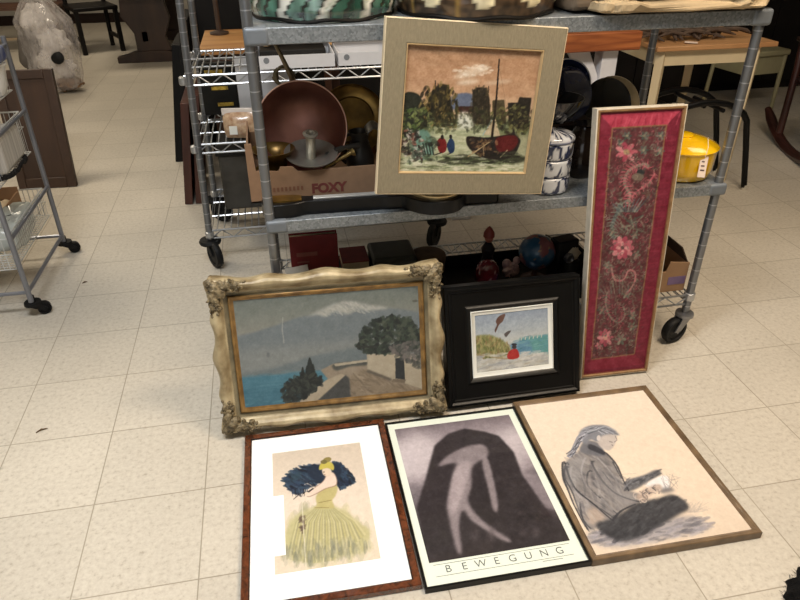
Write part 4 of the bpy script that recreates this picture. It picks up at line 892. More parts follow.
for k, (u, v, Y, r, m_, lab) in enumerate([(605, 105, 2.33, .098, mat('black_lacquer', (38, 40, 36), .2, coat=.4), 'round black platter on edge at the back of the middle shelf'), (611, 106, 2.37, .110, mat('cream_glaze', (176, 160, 128), .3), 'cream round platter leaning behind the black platter')]):
    c = at(u, v, Y); t_ = MB().lathe([(0, 0), (r*.7, 0), (r*.95, .010), (r, .014), (r*.98, .016), (r*.7, .006), (0, .006)], 44).build('platter', m_); t_.matrix_world = Matrix.Translation(c) @ rotm('Z', (-.05, -.93, .33)); tag(t_, lab, 'platter')
zp = min(at(565, 95, 2.18).z-.0895, at(566, 84, 2.27).z-.0815)
t = thing('wooden_chest', 'small dark wooden chest under the blue glass plates', 'chest', (1.02, 2.235, ZM+.001))
ch = mat('dark_chest_wood', (50, 36, 28), .5, var=.2); MB().box(-.10, .10, -.105, .105, 0, zp-ZM-.04).build('body', ch, t, bevel=.003); MB().box(-.104, .104, -.109, .109, zp-ZM-.038, zp-ZM-.004).build('lid', ch, t, bevel=.006)
zp = min(at(605, 105, 2.33).z-.094, at(611, 106, 2.37).z-.105)
if zp > ZM+.02:
    o = MB().box(-.11, .11, -.07, .07, 0, zp-ZM-.004).build('dark_book', mat('dark_binding', (46, 40, 38), .6), bevel=.002); o.location = (1.27, 2.36, ZM+.001); tag(o, 'thick dark book lying flat under the round platters', 'book')
# yellow casserole
yel = mat('yellow_enamel', (228, 178, 8), .16, var=.03, coat=.7)
t = thing('casserole', 'glossy yellow enamel casserole with lid and paper price tag, right end of the middle shelf', 'pot', (1.365, 1.985, ZM+.002), R(20))
MB().lathe([(0, 0), (.098, 0), (.106, .006), (.112, .03), (.115, .092), (.116, .098), (.110, .098), (.106, .03), (0, .01)], 56).build('body', yel, t)
ld = MB().lathe([(.118, .097), (.120, .102), (.112, .108), (.08, .122), (.04, .131), (0, .133)], 56).build('lid', yel, t)
MB().lathe([(0, .130), (.030, .130), (.032, .134), (.030, .138), (.012, .140), (0, .140)], 28).build('lid_knob', yel, ld)
for s in (-1, 1): MB().box(s*.112-.012, s*.112+.022*s+.004, -.035, .035, .078, .092).build('side_handle', yel, t, bevel=.006, seg=3)
tg = MB().prism([(-.012, -.032), (.012, -.032), (.012, .024), (.006, .032), (-.006, .032), (-.012, .024)], -.0006, .0006, T(0, 0, 0)).build('price_tag', mat('tag_card', (226, 206, 190), .8, var=.03), t)
q = at(703, 166, 1.866); tg.matrix_parent_inverse = Matrix(); tg.matrix_world = Matrix.Identity(4)
lq = (Matrix.Translation(Vector((1.365, 1.985, ZM+.002))) @ RZ(20)).inverted()
tg.data.transform(lq @ Matrix.Translation(q) @ RX(75) @ RZ(-8) @ Matrix.Scale(1.15, 4))
a = MB()
for k in range(3): a.box(-.007, .006-.002*k, -.014+.012*k, -.010+.012*k, .0004, .0012)
a = a.build('tag_marks', mat('tag_ink', (92, 70, 66), .8), tg); a.data.transform(lq @ Matrix.Translation(q) @ RX(75) @ RZ(-8) @ Matrix.Scale(1.15, 4))
MB().tube([lq @ (q+Vector((0, -.001, .030))), lq @ (q+Vector((.01, .01, .06))), lq @ (q+Vector((.03, .05, .078)))], .0008, 5).build('tag_string', mat('string', (220, 214, 200), .9), tg)
# ---- things on the bottom wire shelf (ZB .195, deck .215..)
ZS = ZB+.006
redm = mat('dark_red_cloth', (112, 30, 32), .7, var=.12, scale=30)
def inv_of(o): bpy.context.view_layer.update(); return o.matrix_world.inverted()
c = at(314, 250, 2.10)
t = thing('ledger', 'dark red ledger book standing upright at the left end of the bottom shelf', 'book', (c.x, 2.10, ZS))
MB().box(-.083, .083, -.016, -.012, 0, .262).build('front_cover', redm, t, bevel=.001); MB().box(-.083, .083, .012, .016, 0, .262).build('back_cover', redm, t, bevel=.001)
MB().box(-.080, .078, -.012, .012, .004, .256).build('pages', mat('page_edges', (170, 156, 130), .9), t)
a = MB(); a.box(-.062, .01, -.0172, -.016, .185, .200); a.box(-.062, -.02, -.0172, -.016, .160, .166); a.build('faded_stamp', mat('faded_stamp', (128, 74, 66), .8), t)
c = at(301, 266, 2.0); o = MB().box(-.04, .04, -.001, .001, 0, .155).build('white_card', mat('white_card', (206, 200, 188), .8, var=.03), smooth=0); o.matrix_world = Matrix.Translation((.048, 2.035, ZS+.003)) @ RX(-16) @ RY(-6)
tag(o, 'white card tilted in front of the dark red ledger', 'card')
c = at(354, 252, 2.12); t = thing('book', 'small dark red book lying flat between the ledger and the dark green case', 'book', (c.x, 2.13, ZS+.112))
MB().box(-.048, .048, -.06, .06, 0, .003).build('back_cover', redm, t); MB().box(-.048, .048, -.06, .06, .037, .040).build('front_cover', redm, t); MB().box(-.046, .046, -.058, .058, .003, .037).build('pages', MATS['page_edges'], t)
o = MB().box(-.06, .06, -.08, .08, 0, .110).build('black_box', mat('matt_black_box', (30, 29, 28), .7), bevel=.002); o.location = (c.x, 2.13, ZS); tag(o, 'black box under the small dark red book', 'box')
c = at(392, 252, 2.12); t = thing('tin_case', 'dark grey-green metal case with rounded lid, right of the small red book', 'case', (c.x, 2.13, ZS))
gg = mat('dark_green_tin', (58, 60, 54), .5, .2, var=.15)
MB().box(-.078, .078, -.07, .07, 0, .13).build('body', gg, t, bevel=.008); MB().box(-.081, .081, -.073, .073, .128, .160).build('lid', gg, t, bevel=.012, seg=3)
c = at(430, 256, 2.10); t = thing('wicker_basket', 'round dark brown basket behind the carved corner of the gilt frame', 'basket', (c.x+.0, 2.13, ZS))
MB().lathe([(0, 0), (.05, 0), (.062, .06), (.066, .12), (.062, .12), (.057, .06), (.046, .006), (0, .006)], 32, wob=lambda g, z: 1+.02*math.sin(g*16+z*200)).build('body', mat('dark_wicker', (84, 62, 42), .8, var=.3, scale=40), t)
MB().lathe([(.0, .128), (.04, .134), (.064, .124), (.067, .118), (0, .118)], 32).build('lid', MATS['dark_wicker'], t)
t = thing('open_crate', 'black open crate holding ornaments and the globe, right part of the bottom shelf', 'crate', (.86, 2.12, ZS))
dk = mat('black_crate', (28, 27, 27), .6, var=.2)
a = MB(); a.box(-.30, .30, -.21, .11, 0, .008); a.build('base', dk, t)
for n_, bx in (('front_wall', (-.30, .30, -.21, -.202, .008, .085)), ('back_wall', (-.30, .30, .102, .11, .008, .055)), ('end_wall', (-.30, -.292, -.202, .102, .008, .06)), ('end_wall', (.292, .30, -.202, .102, .008, .06))): MB().box(*bx).build(n_, dk, t, bevel=.002)
# globe
c = at(537, 252, 2.06); t = thing('globe', 'small blue desk globe with reddish continents on a dark stand, on the bottom shelf', 'globe', (c.x, 2.06, ZS+.009))
gz = c.z-ZS-.009
gm = attr_mat('globe_print', .35, coat=.3); mb = MB(); mb.ball((0, 0, gz), .067, n=64); o = mb.build('sphere', gm, t)
cols = []
for v in o.data.vertices:
    k = mnoise.fractal(Vector(v.co-Vector((0, 0, gz)))*16+Vector((3.2, .6, 1.0)), 1, 2, 3); cols.append((120, 70, 72) if k > .22 else (150, 120, 84) if k > .17 else (38, 78, 108))
pigment(o, cols)
MB().tube([(.072*math.cos(g), 0, gz+.072*math.sin(g)) for g in np.linspace(-2.0, 1.2, 26)], .003, 8).build('meridian_arm', MATS['dark_iron'] if 'dark_iron' in MATS else iron, t)
MB().lathe([(0, 0), (.05, 0), (.052, .006), (.03, .014), (.012, .022), (.009, gz-.068), (0, gz-.066)], 28).build('stand', mat('stand_wood', (72, 46, 32), .5), t)
c = at(487, 273, 2.04); t = thing('glass_egg', 'shiny dark red glass ornament with white speckles, at the front of the bottom shelf crate', 'ornament', (c.x, 2.04, ZS+.009))
mb = MB(); mb.ball((0, 0, .058), .046, .040, .058, 40); o = mb.build('body', attr_mat('speckled_glass', .08, coat=.8), t)
pigment(o, [(190, 150, 150) if mnoise.noise(v.co*120) > .52 else (104, 28, 38) for v in o.data.vertices])
MB().lathe([(0, 0), (.02, 0), (.022, .006), (.014, .01), (0, .01)], 20).build('foot', brass, t)
c = at(488, 250, 2.10); t = thing('figurine', 'small dark figurine with reddish head, standing left of the globe', 'figurine', (c.x, 2.10, ZS+.009))
MB().lathe([(0, 0), (.034, 0), (.030, .05), (.020, .10), (.026, .13), (.012, .155), (0, .16)], 24).build('robe', mat('dark_robe', (40, 30, 34), .5, var=.3), t)
mb = MB(); mb.ball((0, -.002, .178), .017, .018, .022, 18); mb.build('head', mat('clay_face', (150, 92, 72), .5), t)
MB().lathe([(.021, .180), (.020, .195), (.010, .212), (0, .222)], 20).build('hood', mat('red_hood', (120, 44, 34), .5), t)
c = at(511, 268, 2.10); t = thing('figurine', 'pale pink and white china figurine between the red ornament and the globe', 'figurine', (c.x, 2.10, ZS+.009))
mb = MB(); mb.ball((0, 0, .03), .034, .024, .03, 20, nz=.4, sc=20); mb.ball((.02, 0, .068), .015, n=14); mb.ball((-.018, .004, .055), .018, .014, .02, 14); mb.build('body', mat('pink_china', (196, 160, 156), .25, var=.25, scale=40, coat=.5), t)
c = at(512, 282, 1.96); o = MB().lathe([(0, 0), (.07, 0), (.085, .012), (.088, .02), (.084, .02), (.07, .005), (0, .004)], 36, Matrix.Scale(.6, 4, (0, 1, 0))).build('blue_dish', mat('navy_glaze', (30, 34, 74), .2, coat=.5)); o.location = (.81, 1.99, ZS+.0095); tag(o, 'oval navy blue dish below the globe in the crate', 'dish')
c = at(563, 244, 2.06); t = thing('camera', 'old black box camera right of the globe', 'camera', (c.x+.005, 2.06, ZS+.009), R(12))
MB().box(-.045, .045, -.03, .03, 0, .165).build('body', mat('camera_black', (36, 35, 34), .5, var=.2), t, bevel=.006)
MB().lathe([(.018, 0), (.020, .01), (.016, .018), (.010, .012), (0, .012)], 24, T(.0, -.03, .10) @ RX(90)).build('lens', zinc, t)
c = at(578, 248, 2.0); o = MB(); o.ball((0, 0, .03), .03, .02, .03, 16, nz=.3, sc=14); o = o.build('white_shell', mat('shell_white', (202, 190, 166), .4, var=.12)); o.location = (c.x-.0, 2.04, ZS+.085); tag(o, 'cream shell-like ornament beside the left edge of the embroidery', 'ornament')
o = MB().lathe([(0, 0), (.034, 0), (.04, .02), (.04, .07), (.03, .085), (0, .088)], 26).build('dark_tin', mat('dark_tin', (58, 54, 48), .4, .5)); o.location = (c.x, 2.04, ZS+.009*1); tag(o, 'dark round tin under the cream ornament', 'tin')
# carton at the right end
t = thing('cardboard_carton', 'open brown cardboard carton with purple label, at the right end of the bottom shelf', 'box', (1.33, 2.05, ZS))
cm = mat('carton_card', (150, 118, 88), .85, var=.06, scale=25)
hh = .115
a = MB(); a.box(-.13, .108, -.16, .16, 0, .005); a.prism([(-.13, .005), (.108, .005), (.108, hh), (.03, hh+.01), (.02, hh-.03), (-.08, hh-.03), (-.09, hh), (-.13, hh)], -.16, -.155, Matrix(((1, 0, 0, 0), (0, 0, 1, 0), (0, 1, 0, 0), (0, 0, 0, 1))))
a.box(-.13, .108, .155, .16, .005, hh); a.box(-.13, -.125, -.155, .155, .005, hh); a.box(.103, .108, -.155, .155, .005, hh); a.build('carton_body', cm, t, smooth=0)
MB().add([(.10, -.155, hh), (.10, .10, hh), (.075, .09, hh+.055), (.075, -.14, hh+.055), (.104, -.155, hh), (.104, .10, hh), (.079, .09, hh+.056), (.079, -.14, hh+.056)], [(0, 1, 2, 3), (7, 6, 5, 4), (0, 4, 5, 1), (1, 5, 6, 2), (2, 6, 7, 3), (3, 7, 4, 0)]).build('flap', mat('carton_inside', (64, 48, 36), .9), t, smooth=0)
MB().box(.035, .104, -.1612, -.160, .030, .062).build('purple_label', mat('purple_label', (112, 92, 128), .6), t)

# ================================================================== WIRE SHELVING RACK BEHIND
RX0, RX1, RY0, RY1 = -.335, .745, 2.86, 3.36
rack = thing('wire_shelving_rack', 'chrome wire shelving rack on black casters, behind and left of the shelf cart', 'shelving rack', ((RX0+RX1)/2, (RY0+RY1)/2, 0)); rb = Vector(rack.location); MR = Matrix.Translation(-rb)
for z in (.17, .57, .853):
    mb = MB(); wire_shelf(mb, RX0+.01, RX1-.01, RY0, RY1, z, pitch=.031, drop=.040, r=.0042)
    for x in (RX0+.005, RX1-.005):
        for y in (RY0, RY1): collar(mb, x, y, z-.02, .016)
    mb.build('wire_shelf', chrome, rack).data.transform(MR)
for k, (x, y) in enumerate([(RX0+.005, RY0), (RX0+.005, RY1), (RX1-.005, RY0), (RX1-.005, RY1)]):
    dx = .045 if x < 0 else .045
    MB().cyl((x-.002, y, .125), (x+dx, y, 1.30 if x > 0 and False else (1.45 if x < 0 else 1.0)), .0150, 16).build('post', postm, rack).data.transform(MR)
    c = caster(rack, x-.003, y, .134, .062, [(.25, -.5, 0), (.8, -.5, 0), (-.3, -.4, 0), (.5, .8, 0)][k])
    MB().lathe([(.012, .128), (.045, .126), (.05, .118), (.047, .108), (.012, .104)], 24, T(x-.003, y, 0)).build('disc_cap', rubber, c)
    for o in [c]+list(c.children): o.data.transform(MR)
whitep = mat('white_carton', (206, 206, 208), .7, var=.03)
for k, (xa, xb, lab) in enumerate([(-.03, .285, 'low white box on the top rack shelf behind the pan handle'), (.300, .62, 'low white box on the rack shelf, half behind the linen frame')]):
    t = thing('white_box', lab, 'box', ((xa+xb)/2, 3.0, .858), 0, 'low white boxes on the rack'); hw = (xb-xa)/2
    a = MB(); a.box(-hw, hw, -.12, .12, 0, .004); a.box(-hw, hw, -.12, -.116, .004, .052); a.box(-hw, hw, .116, .12, .004, .052); a.box(-hw, -hw+.004, -.116, .116, .004, .052); a.box(hw-.004, hw, -.116, .116, .004, .052)
    a.build('tray', whitep, t, smooth=0); MB().lathe([(0, 0), (.012, 0), (.012, .0015), (0, .0015)], 18, T(-hw+.035, -.12, .034) @ RX(90)).build('round_sticker', mat('grey_sticker', (120, 124, 128), .6), t)
t = thing('wooden_tray', 'pale wooden slatted tray lying over the white boxes on the rack', 'tray', (.28, 3.16, .915))
a = MB()
for k in range(4): a.box(-.30, .30, -.10+.052*k, -.058+.052*k, .03, .042)
a.build('slats', mat('pale_pine', (186, 158, 116), .6, col2=(150, 120, 84), scale=10, stretch=(.2, 1, 1)), t)
for x in (-.28, .26): MB().box(x, x+.02, -.10, .10, 0, .03).build('batten', MATS['pale_pine'], t)
o = MB().box(-.14, .14, -.06, .06, 0, .045).build('dark_case', mat('dark_leather', (48, 46, 42), .6, var=.2), bevel=.004); o.location = (.12, 3.06, .8635); tag(o, 'dark flat case standing inside the left white box', 'case')
# left rack shelf things
t = thing('snack_bag', 'clear-topped bag of brown nuts with a small white label, on the middle rack shelf', 'bag', (-.130, 2.905, .576), R(-8))
mb = MB(); mb.grid(lambda u, v: (.075*(1-.12*abs(2*v-1)**3)*math.cos(2*PI*u)*(1 if v < .8 else .95), .035*math.sin(PI*min(1, v+.06))**.6*math.sin(2*PI*u), .115*v), 32, 14, True); mb.build('pouch', mat('nut_brown', (146, 108, 78), .3, col2=(196, 170, 140), scale=45, coat=.6), t)
MB().box(-.075, .075, -.004, .004, .095, .125).build('sealed_top', mat('pouch_foil', (200, 192, 186), .25, coat=.6), t, bevel=.002)
MB().box(-.045, -.012, -.0365, -.034, .022, .058).build('white_label', MATS['liner_white'], t)
o = MB()
for k in range(60): o.ball((rng.uniform(-.04, .04), rng.uniform(-.02, .02), rng.uniform(.004, .10)*.9), .008, .006, .006, 8)
o = o.build('peanuts', mat('nut_shell', (186, 156, 104), .6, var=.2, scale=60)); o.location = (-.055, 2.93, .576); tag(o, 'heap of pale nuts beside the bag on the middle rack shelf', 'nuts', kind='stuff')
o = MB().box(-.04, .22, -.015, .015, 0, .26).build('white_board', whitep, bevel=.002); o.location = (-.10, 3.27, .5765); tag(o, 'white upright board at the back of the middle rack shelf', 'board')
t = thing('boxed_game', 'dark box with yellow print, standing at the back left of the middle rack shelf', 'box', (-.22, 3.30, .5765))
MB().box(-.085, .075, -.025, .025, 0, .235).build('box_body', mat('dark_print', (32, 32, 28), .45, var=.3), t, bevel=.002)
for k in range(3): MB().box(-.06+.02*k, .02+.016*k, -.0262, -.025, .19-.075*k, .206-.075*k).build('yellow_print', mat('yellow_print', (168, 140, 48), .5, var=.6, scale=60), t)
t = thing('storage_bin', 'dark lidded storage bin on the bottom shelf of the rack', 'bin', (.05, 3.15, .1765))
MB().box(-.31, .30, -.09, .16, 0, .27).build('tub', mat('dark_plastic', (64, 61, 55), .5, var=.2), t, bevel=.01); MB().box(-.32, .31, -.10, .17, .268, .295).build('lid', mat('grey_lid', (50, 48, 44), .5), t, bevel=.006)
# boards and frames leaning at the left end of the rack
def slab(name, label, cat, xa, xb, ya, yb, z1, m, lean=0, group=None, extra=None):
    t = thing(name, label, cat, ((xa+xb)/2, (ya+yb)/2, 0), 0, group); hx, hy = (xb-xa)/2, (yb-ya)/2
    t.rotation_euler = (0, R(lean), 0)
    a = MB(); a.box(-hx*.55, hx*.55, -hy+.02, hy-.02, .02, z1-.02); a.build('panel', m, t)
    b = MB()
    for q in ((-hx, hx, -hy, -hy+.05, 0, z1), (-hx, hx, hy-.05, hy, 0, z1), (-hx, hx, -hy+.05, hy-.05, 0, .05), (-hx, hx, -hy+.05, hy-.05, z1-.05, z1)): b.box(*q)
    b.build('frame', extra or m, t, bevel=.003)
    return t
bk = mat('black_board', (26, 25, 26), .5, var=.2); mah = mat('reddish_brown_wood', (84, 44, 32), .45, col2=(52, 26, 20), scale=10, stretch=(1, 1, .2))
slab('board', 'tall black board leaning upright, farthest left beside the wire rack', 'board', -.635, -.585, 4.33, 4.75, .72, bk, 8)
slab('board', 'black board between the farthest black board and the reddish frames', 'board', -.565, -.520, 4.06, 4.45, .90, bk, 8)
slab('framed_board', 'left one of two reddish brown framed boards leaning at the rack', 'board', -.520, -.478, 3.60, 4.02, .56, mah, 7)
slab('framed_board', 'reddish brown framed board leaning nearest to the wire rack posts', 'board', -.462, -.425, 3.60, 4.00, .60, mah, 7)

# ================================================================== FURNITURE BEHIND
pine = mat('orange_pine', (176, 104, 56), .5, col2=(128, 66, 32), scale=7, stretch=(.35, 2, 3), dist=1.5); whitel = mat('white_painted_leg', (222, 222, 226), .6, var=.03)
t = thing('trestle_bench', 'orange pine beam bench on white painted trestle legs, behind the shelf cart', 'bench', (1.35, 3.30, 0))
MB().box(-.54, .50, -.10, .10, .80, .888).build('beam', pine, t, bevel=.006)
for x in (-.42, .372):
    MB().box(x-.042, x+.042, -.045, .045, 0, .80).build('leg', whitel, t, bevel=.003)
    s = 1 if x < 0 else -1
    MB().prism([(x+s*.40, .80), (x+s*.30, .80), (x+s*.02, .42), (x+s*.02, .55)] if s > 0 else [(x-.11, .80), (x-.22, .80), (x+.0, .42), (x+.0, .58)], -.02, .02, Matrix(((1, 0, 0, 0), (0, 0, 1, 0), (0, 1, 0, 0), (0, 0, 0, 1)))).build('brace', whitel, t)
    MB().box(x-.05, x+.05, -.20, .20, 0, .05).build('foot', whitel, t, bevel=.003)
t = thing('side_table', 'light oak side table seen behind the left end of the rack', 'table', (.06, 3.78, 0))
lo = mat('light_oak_top', (196, 152, 98), .5, col2=(160, 112, 66), scale=6, stretch=(.3, 2, 2))
MB().box(-.37, .34, -.26, .26, .80, .835).build('tabletop', lo, t, bevel=.004)
MB().box(-.33, .30, -.24, .24, .74, .80).build('apron', mat('brown_apron', (76, 48, 34), .5), t)
for x in (-.32, .29):
    for y in (-.23, .23): MB().box(x-.02, x+.02, y-.02, y+.02, 0, .74).build('leg', MATS['brown_apron'], t, bevel=.002)
t = thing('floor_lamp_pole', 'slim dark brown upright pole behind the rack', 'pole', (-.225, 3.90, .836))
MB().lathe([(0, 0), (.05, 0), (.05, .01), (.013, .02), (.013, .55), (.016, .56), (.0, .57)], 16).build('shaft', mat('turned_dark_wood', (62, 48, 40), .4), t)
# desk with cream legs
cr_ = mat('cream_paint', (214, 196, 160), .5, var=.03); oakt = mat('tan_table_top', (190, 146, 100), .45, col2=(164, 118, 76), scale=6, stretch=(.3, 2, 2))
t = thing('table', 'cream painted table with tan wooden top behind the right end of the shelf cart', 'table', (2.36, 3.62, 0))
MB().box(-.36, .345, -.33, .36, .765, .790).build('tabletop', oakt, t, bevel=.004)
MB().box(-.29, .25, -.29, -.27, .685, .765).build('front_apron', cr_, t); MB().box(-.29, .25, .29, .31, .685, .765).build('back_apron', cr_, t)
MB().box(-.315, -.295, -.27, .29, .685, .765).build('side_apron', cr_, t); MB().box(.255, .275, -.27, .29, .685, .765).build('side_apron', cr_, t)
for x in (-.30, .26):
    for y in (-.275, .295): MB().tube([(x, y, 0), (x, y, .60), (x, y, .765)], [.024, .030, .032], 4).build('leg', cr_, t, smooth=0)
t = thing('dried_branches', 'heap of dark twisted dried pods and branches lying on the cream table', 'branches', (2.30, 3.48, .791))
bw = mat('dark_bark', (74, 58, 46), .7, var=.3, scale=30)
for k in range(24):
    x = -.28+k*.021; ga = math.sin(k*7.3)*1.35; pts = [(x+.22*(q-.5)*math.sin(ga)+.025*math.sin(k*3+q*5), .22*(q-.5)*math.cos(ga)+.05*math.sin(k*2.1), .010+.022*math.sin(q*PI)+.009*(k % 3)) for q in np.linspace(0, 1, 10)]
    MB().tube(pts, [.003, .008, .011, .009, .011, .010, .012, .009, .006, .002], 7).build('pod', bw, t)
MB().box(-.02, .045, -.175, -.135, .004, .006, RZ(-35)).build('white_tag', MATS['tag_card'], t)
# pale chair behind the table
cg = mat('pale_green_paint', (150, 144, 112), .6, var=.05)
t = thing('chair', 'pale greenish chair behind the cream table', 'chair', (3.66, 4.72, 0), R(8))
MB().box(-.19, .19, -.19, .19, .43, .47).build('seat', cg, t, bevel=.01); MB().box(-.17, .17, -.17, .17, .30, .43).build('seat_frame', cg, t)
for x in (-.165, .165):
    MB().cyl((x*1.06, -.165, 0), (x, -.165, .43), .014, 10, .018).build('front_leg', cg, t); MB().tube([(x*1.06, .19, 0), (x, .17, .45), (x, .23, .90)], .016, 10).build('back_leg', cg, t)
MB().box(-.18, .18, .205, .228, .70, .88).build('backrest', cg, t, bevel=.008)
# black bentwood stand behind the casserole
t = thing('metal_stand', 'black bent-metal stand with white foot caps, behind the yellow casserole', 'stand', (2.29, 3.32, 0))
bm_ = mat('black_bent_metal', (28, 28, 29), .35, .2, var=.15)
for y in (-.14, .14):
    pts = [(.36, y, 0), (.30, y, .25)]+[(.27-.30*(1-math.cos(a))*.9, y, .36+.16*math.sin(a)) for a in np.linspace(0, PI, 12)]+[(-.30, y, .25), (-.36, y, 0)]
    MB().tube(pts, .017, 10).build('bent_leg', bm_, t, smooth=70)
    for x in (-.36, .36): MB().cyl((x, y, 0), (x, y, .03), .020, 12).build('foot_cap', mat('white_rubber', (196, 190, 176), .6), t)
for x in (-.12, 0, .12): MB().cyl((x-.02, -.14, .50 if x == 0 else .47), (x-.02, .14, .50 if x == 0 else .47), .012, 8).build('cross_bar', bm_, t)
for x in (-.27, -.22): MB().tube([(x, -.14, .44), (x+.01, -.16, .38), (x-.01, -.155, .30), (x, -.15, .26)], .006, 6).build('white_cord', mat('string', (220, 214, 200), .9), t)
# rocking chair at the right edge
t = thing('rocking_chair', 'dark mahogany rocking chair at the right edge of the room', 'rocking chair', (3.56, 3.60, 0), R(-19))
mh = mat('dark_mahogany', (66, 34, 28), .35, col2=(40, 20, 18), scale=8, stretch=(1, 1, .3))
for x in (-.25, .25):
    MB().tube([(x, -.52+.095*k, .018+.16*((-.52+.095*k+.02)/.6)**2) for k in range(12)], [.020]+[.034]*10+[.022], 8).build('rocker', mh, t)
    MB().cyl((x, -.22, .03), (x, -.22, .66), .022, 12, .018).build('front_post', mh, t); MB().tube([(x, .22, .03), (x, .24, .5), (x*.96, .42, 1.15)], [.024, .022, .018], 12).build('back_post', mh, t)
    MB().box(x-.035, x+.035, -.30, .30, .65, .68).build('armrest', mh, t, bevel=.01)
MB().box(-.25, .25, -.26, .24, .40, .44).build('seat', mh, t, bevel=.012); MB().cyl((-.25, -.22, .2), (.25, -.22, .2), .013, 10).build('stretcher', mh, t)
for k in range(5): MB().tube([(-.18+.09*k, .24, .44), (-.17+.085*k, .41, 1.08)], .009, 8).build('spindle', mh, t)
MB().box(-.26, .26, .395, .425, 1.05, 1.17).build('crest_rail', mh, t, bevel=.012)
# dark cabinets along the rear right
dkw = mat('near_black_wood', (30, 26, 24), .55, var=.25, scale=6)
def cabinet(label, x0, x1, y0, d, hgt):
    t = thing('cabinet', label, 'cabinet', ((x0+x1)/2, y0+d/2, 0), 0, 'dark cabinets along the rear'); hw = (x1-x0)/2
    MB().box(-hw, hw, -d/2+.02, d/2, .06, hgt).build('body', dkw, t, bevel=.004); MB().box(-hw+.02, hw-.02, -d/2+.05, d/2-.02, 0, .06).build('plinth', dkw, t)
    n = max(2, int((x1-x0)/.5))
    for k in range(n):
        xa = -hw+.02+(2*hw-.04)*k/n; xb = -hw+.02+(2*hw-.04)*(k+1)/n-.008
        dr = MB().box(xa, xb, -d/2, -d/2+.02, .08, hgt-.03).build('door', dkw, t, bevel=.003); m_ = MB(); m_.ball((xb-.03, -d/2-.012, hgt*.55), .012, n=12); m_.build('knob', zinc, dr)
cabinet('near-black cabinet behind the oak side table and the rack', -.42, .95, 4.45, .45, 1.25)
cabinet('near-black cabinet behind the pine beam bench', .98, 2.30, 4.50, .45, 1.15)
cabinet('near-black cabinet behind the cream table', 2.33, 3.15, 4.75, .45, 1.2)
cabinet('near-black cabinet at the rear right, behind the pale chair', 3.2, 5.2, 5.2, .5, 1.5)

# ---- left background
t = thing('trestle_table', 'dark wooden trestle table leg and top in the left background', 'table', (-1.17, 7.55, 0))
dw = mat('dark_walnut', (64, 46, 36), .5, col2=(38, 28, 23), scale=7, stretch=(1, 1, .25))
for y in (0, 1.25):
    b = MB(); b.prism([(-.31, 0), (.36, 0), (.36, .05), (.20, .11), (-.12, .11), (-.23, .075), (-.31, .06)], y-.045, y+.045, Matrix(((1, 0, 0, 0), (0, 0, 1, 0), (0, 1, 0, 0), (0, 0, 0, 1)))); b.build('foot', dw, t, bevel=.006)
    MB().prism([(-.10, .11), (.24, .11), (.20, .25), (.27, .42), (.22, .69), (-.17, .69), (-.20, .45), (-.10, .28)], y-.04, y+.04, Matrix(((1, 0, 0, 0), (0, 0, 1, 0), (0, 1, 0, 0), (0, 0, 0, 1)))).build('column', dw, t, bevel=.006)
MB().box(-.03, .03, -.04, 1.29, .20, .30).build('stretcher', dw, t, bevel=.004); MB().box(-.34, .52, -.25, 1.5, .69, .735).build('tabletop', dw, t, bevel=.006)
t = thing('chair', 'black wooden chair in the far left background beyond the plastic bag', 'chair', (-1.80, 8.30, 0), R(25))
bl = mat('black_stained_wood', (28, 24, 22), .5, var=.2)
for x in (-.2, .2):
    MB().box(x-.022, x+.022, -.222, -.178, 0, .44).build('front_leg', bl, t); MB().tube([(x, .2, 0), (x, .2, .45), (x, .27, .95)], .025, 6).build('back_leg', bl, t)
    MB().box(x-.012, x+.012, -.18, .2, .12, .16).build('stretcher', bl, t)
MB().box(-.23, .23, -.23, .23, .43, .47).build('seat', bl, t, bevel=.01); MB().box(-.2, .2, .215, .245, .62, .9).build('backrest', bl, t)
t = thing('bench', 'brown slatted wooden bench far left behind the plastic bag', 'bench', (-3.02, 8.62, 0))
bn = mat('bench_brown', (104, 74, 58), .6, col2=(74, 50, 40), scale=6, stretch=(.3, 1, 1))
a = MB()
for k in range(4): a.box(-.85, .85, -.24+.12*k, -.14+.12*k, .42, .45)
a.build('seat', bn, t); a = MB()
for k in range(3): a.box(-.85, .85, .24, .265, .52+.13*k, .62+.13*k)
a.build('backrest', bn, t); MB().box(-.85, .85, -.235, -.215, .12, .145).build('stretcher', mat('light_rail', (170, 150, 122), .6), t)
for x in (-.8, .8):
    MB().box(x-.03, x+.03, -.24, -.18, 0, .42).build('leg', bn, t); MB().box(x-.03, x+.03, .18, .24, 0, .95).build('leg', bn, t)
# stuffed plastic bag
bagm = bpy.data.materials.new('clear_plastic_film'); bagm.use_nodes = True; N_ = bagm.node_tree.nodes; L_ = bagm.node_tree.links; pr = N_['Principled BSDF']
pr.inputs['Base Color'].default_value = (*lin((214, 208, 206)), 1); pr.inputs['Roughness'].default_value = .22; pr.inputs['Coat Weight'].default_value = .6
tr_ = N_.new('ShaderNodeBsdfTransparent'); mx_ = N_.new('ShaderNodeMixShader'); nz_ = N_.new('ShaderNodeTexNoise'); nz_.inputs['Scale'].default_value = 7; nz_.inputs['Detail'].default_value = 6; rp_ = N_.new('ShaderNodeMapRange'); rp_.inputs[1].default_value = .35; rp_.inputs[2].default_value = .65; rp_.inputs[3].default_value = .18; rp_.inputs[4].default_value = .62
L_.new(nz_.outputs[0], rp_.inputs[0]); L_.new(rp_.outputs[0], mx_.inputs[0]); L_.new(tr_.outputs[0], mx_.inputs[1]); L_.new(pr.outputs[0], mx_.inputs[2]); L_.new(mx_.outputs[0], N_['Material Output'].inputs[0])
BX, BY = -1.80, 6.42
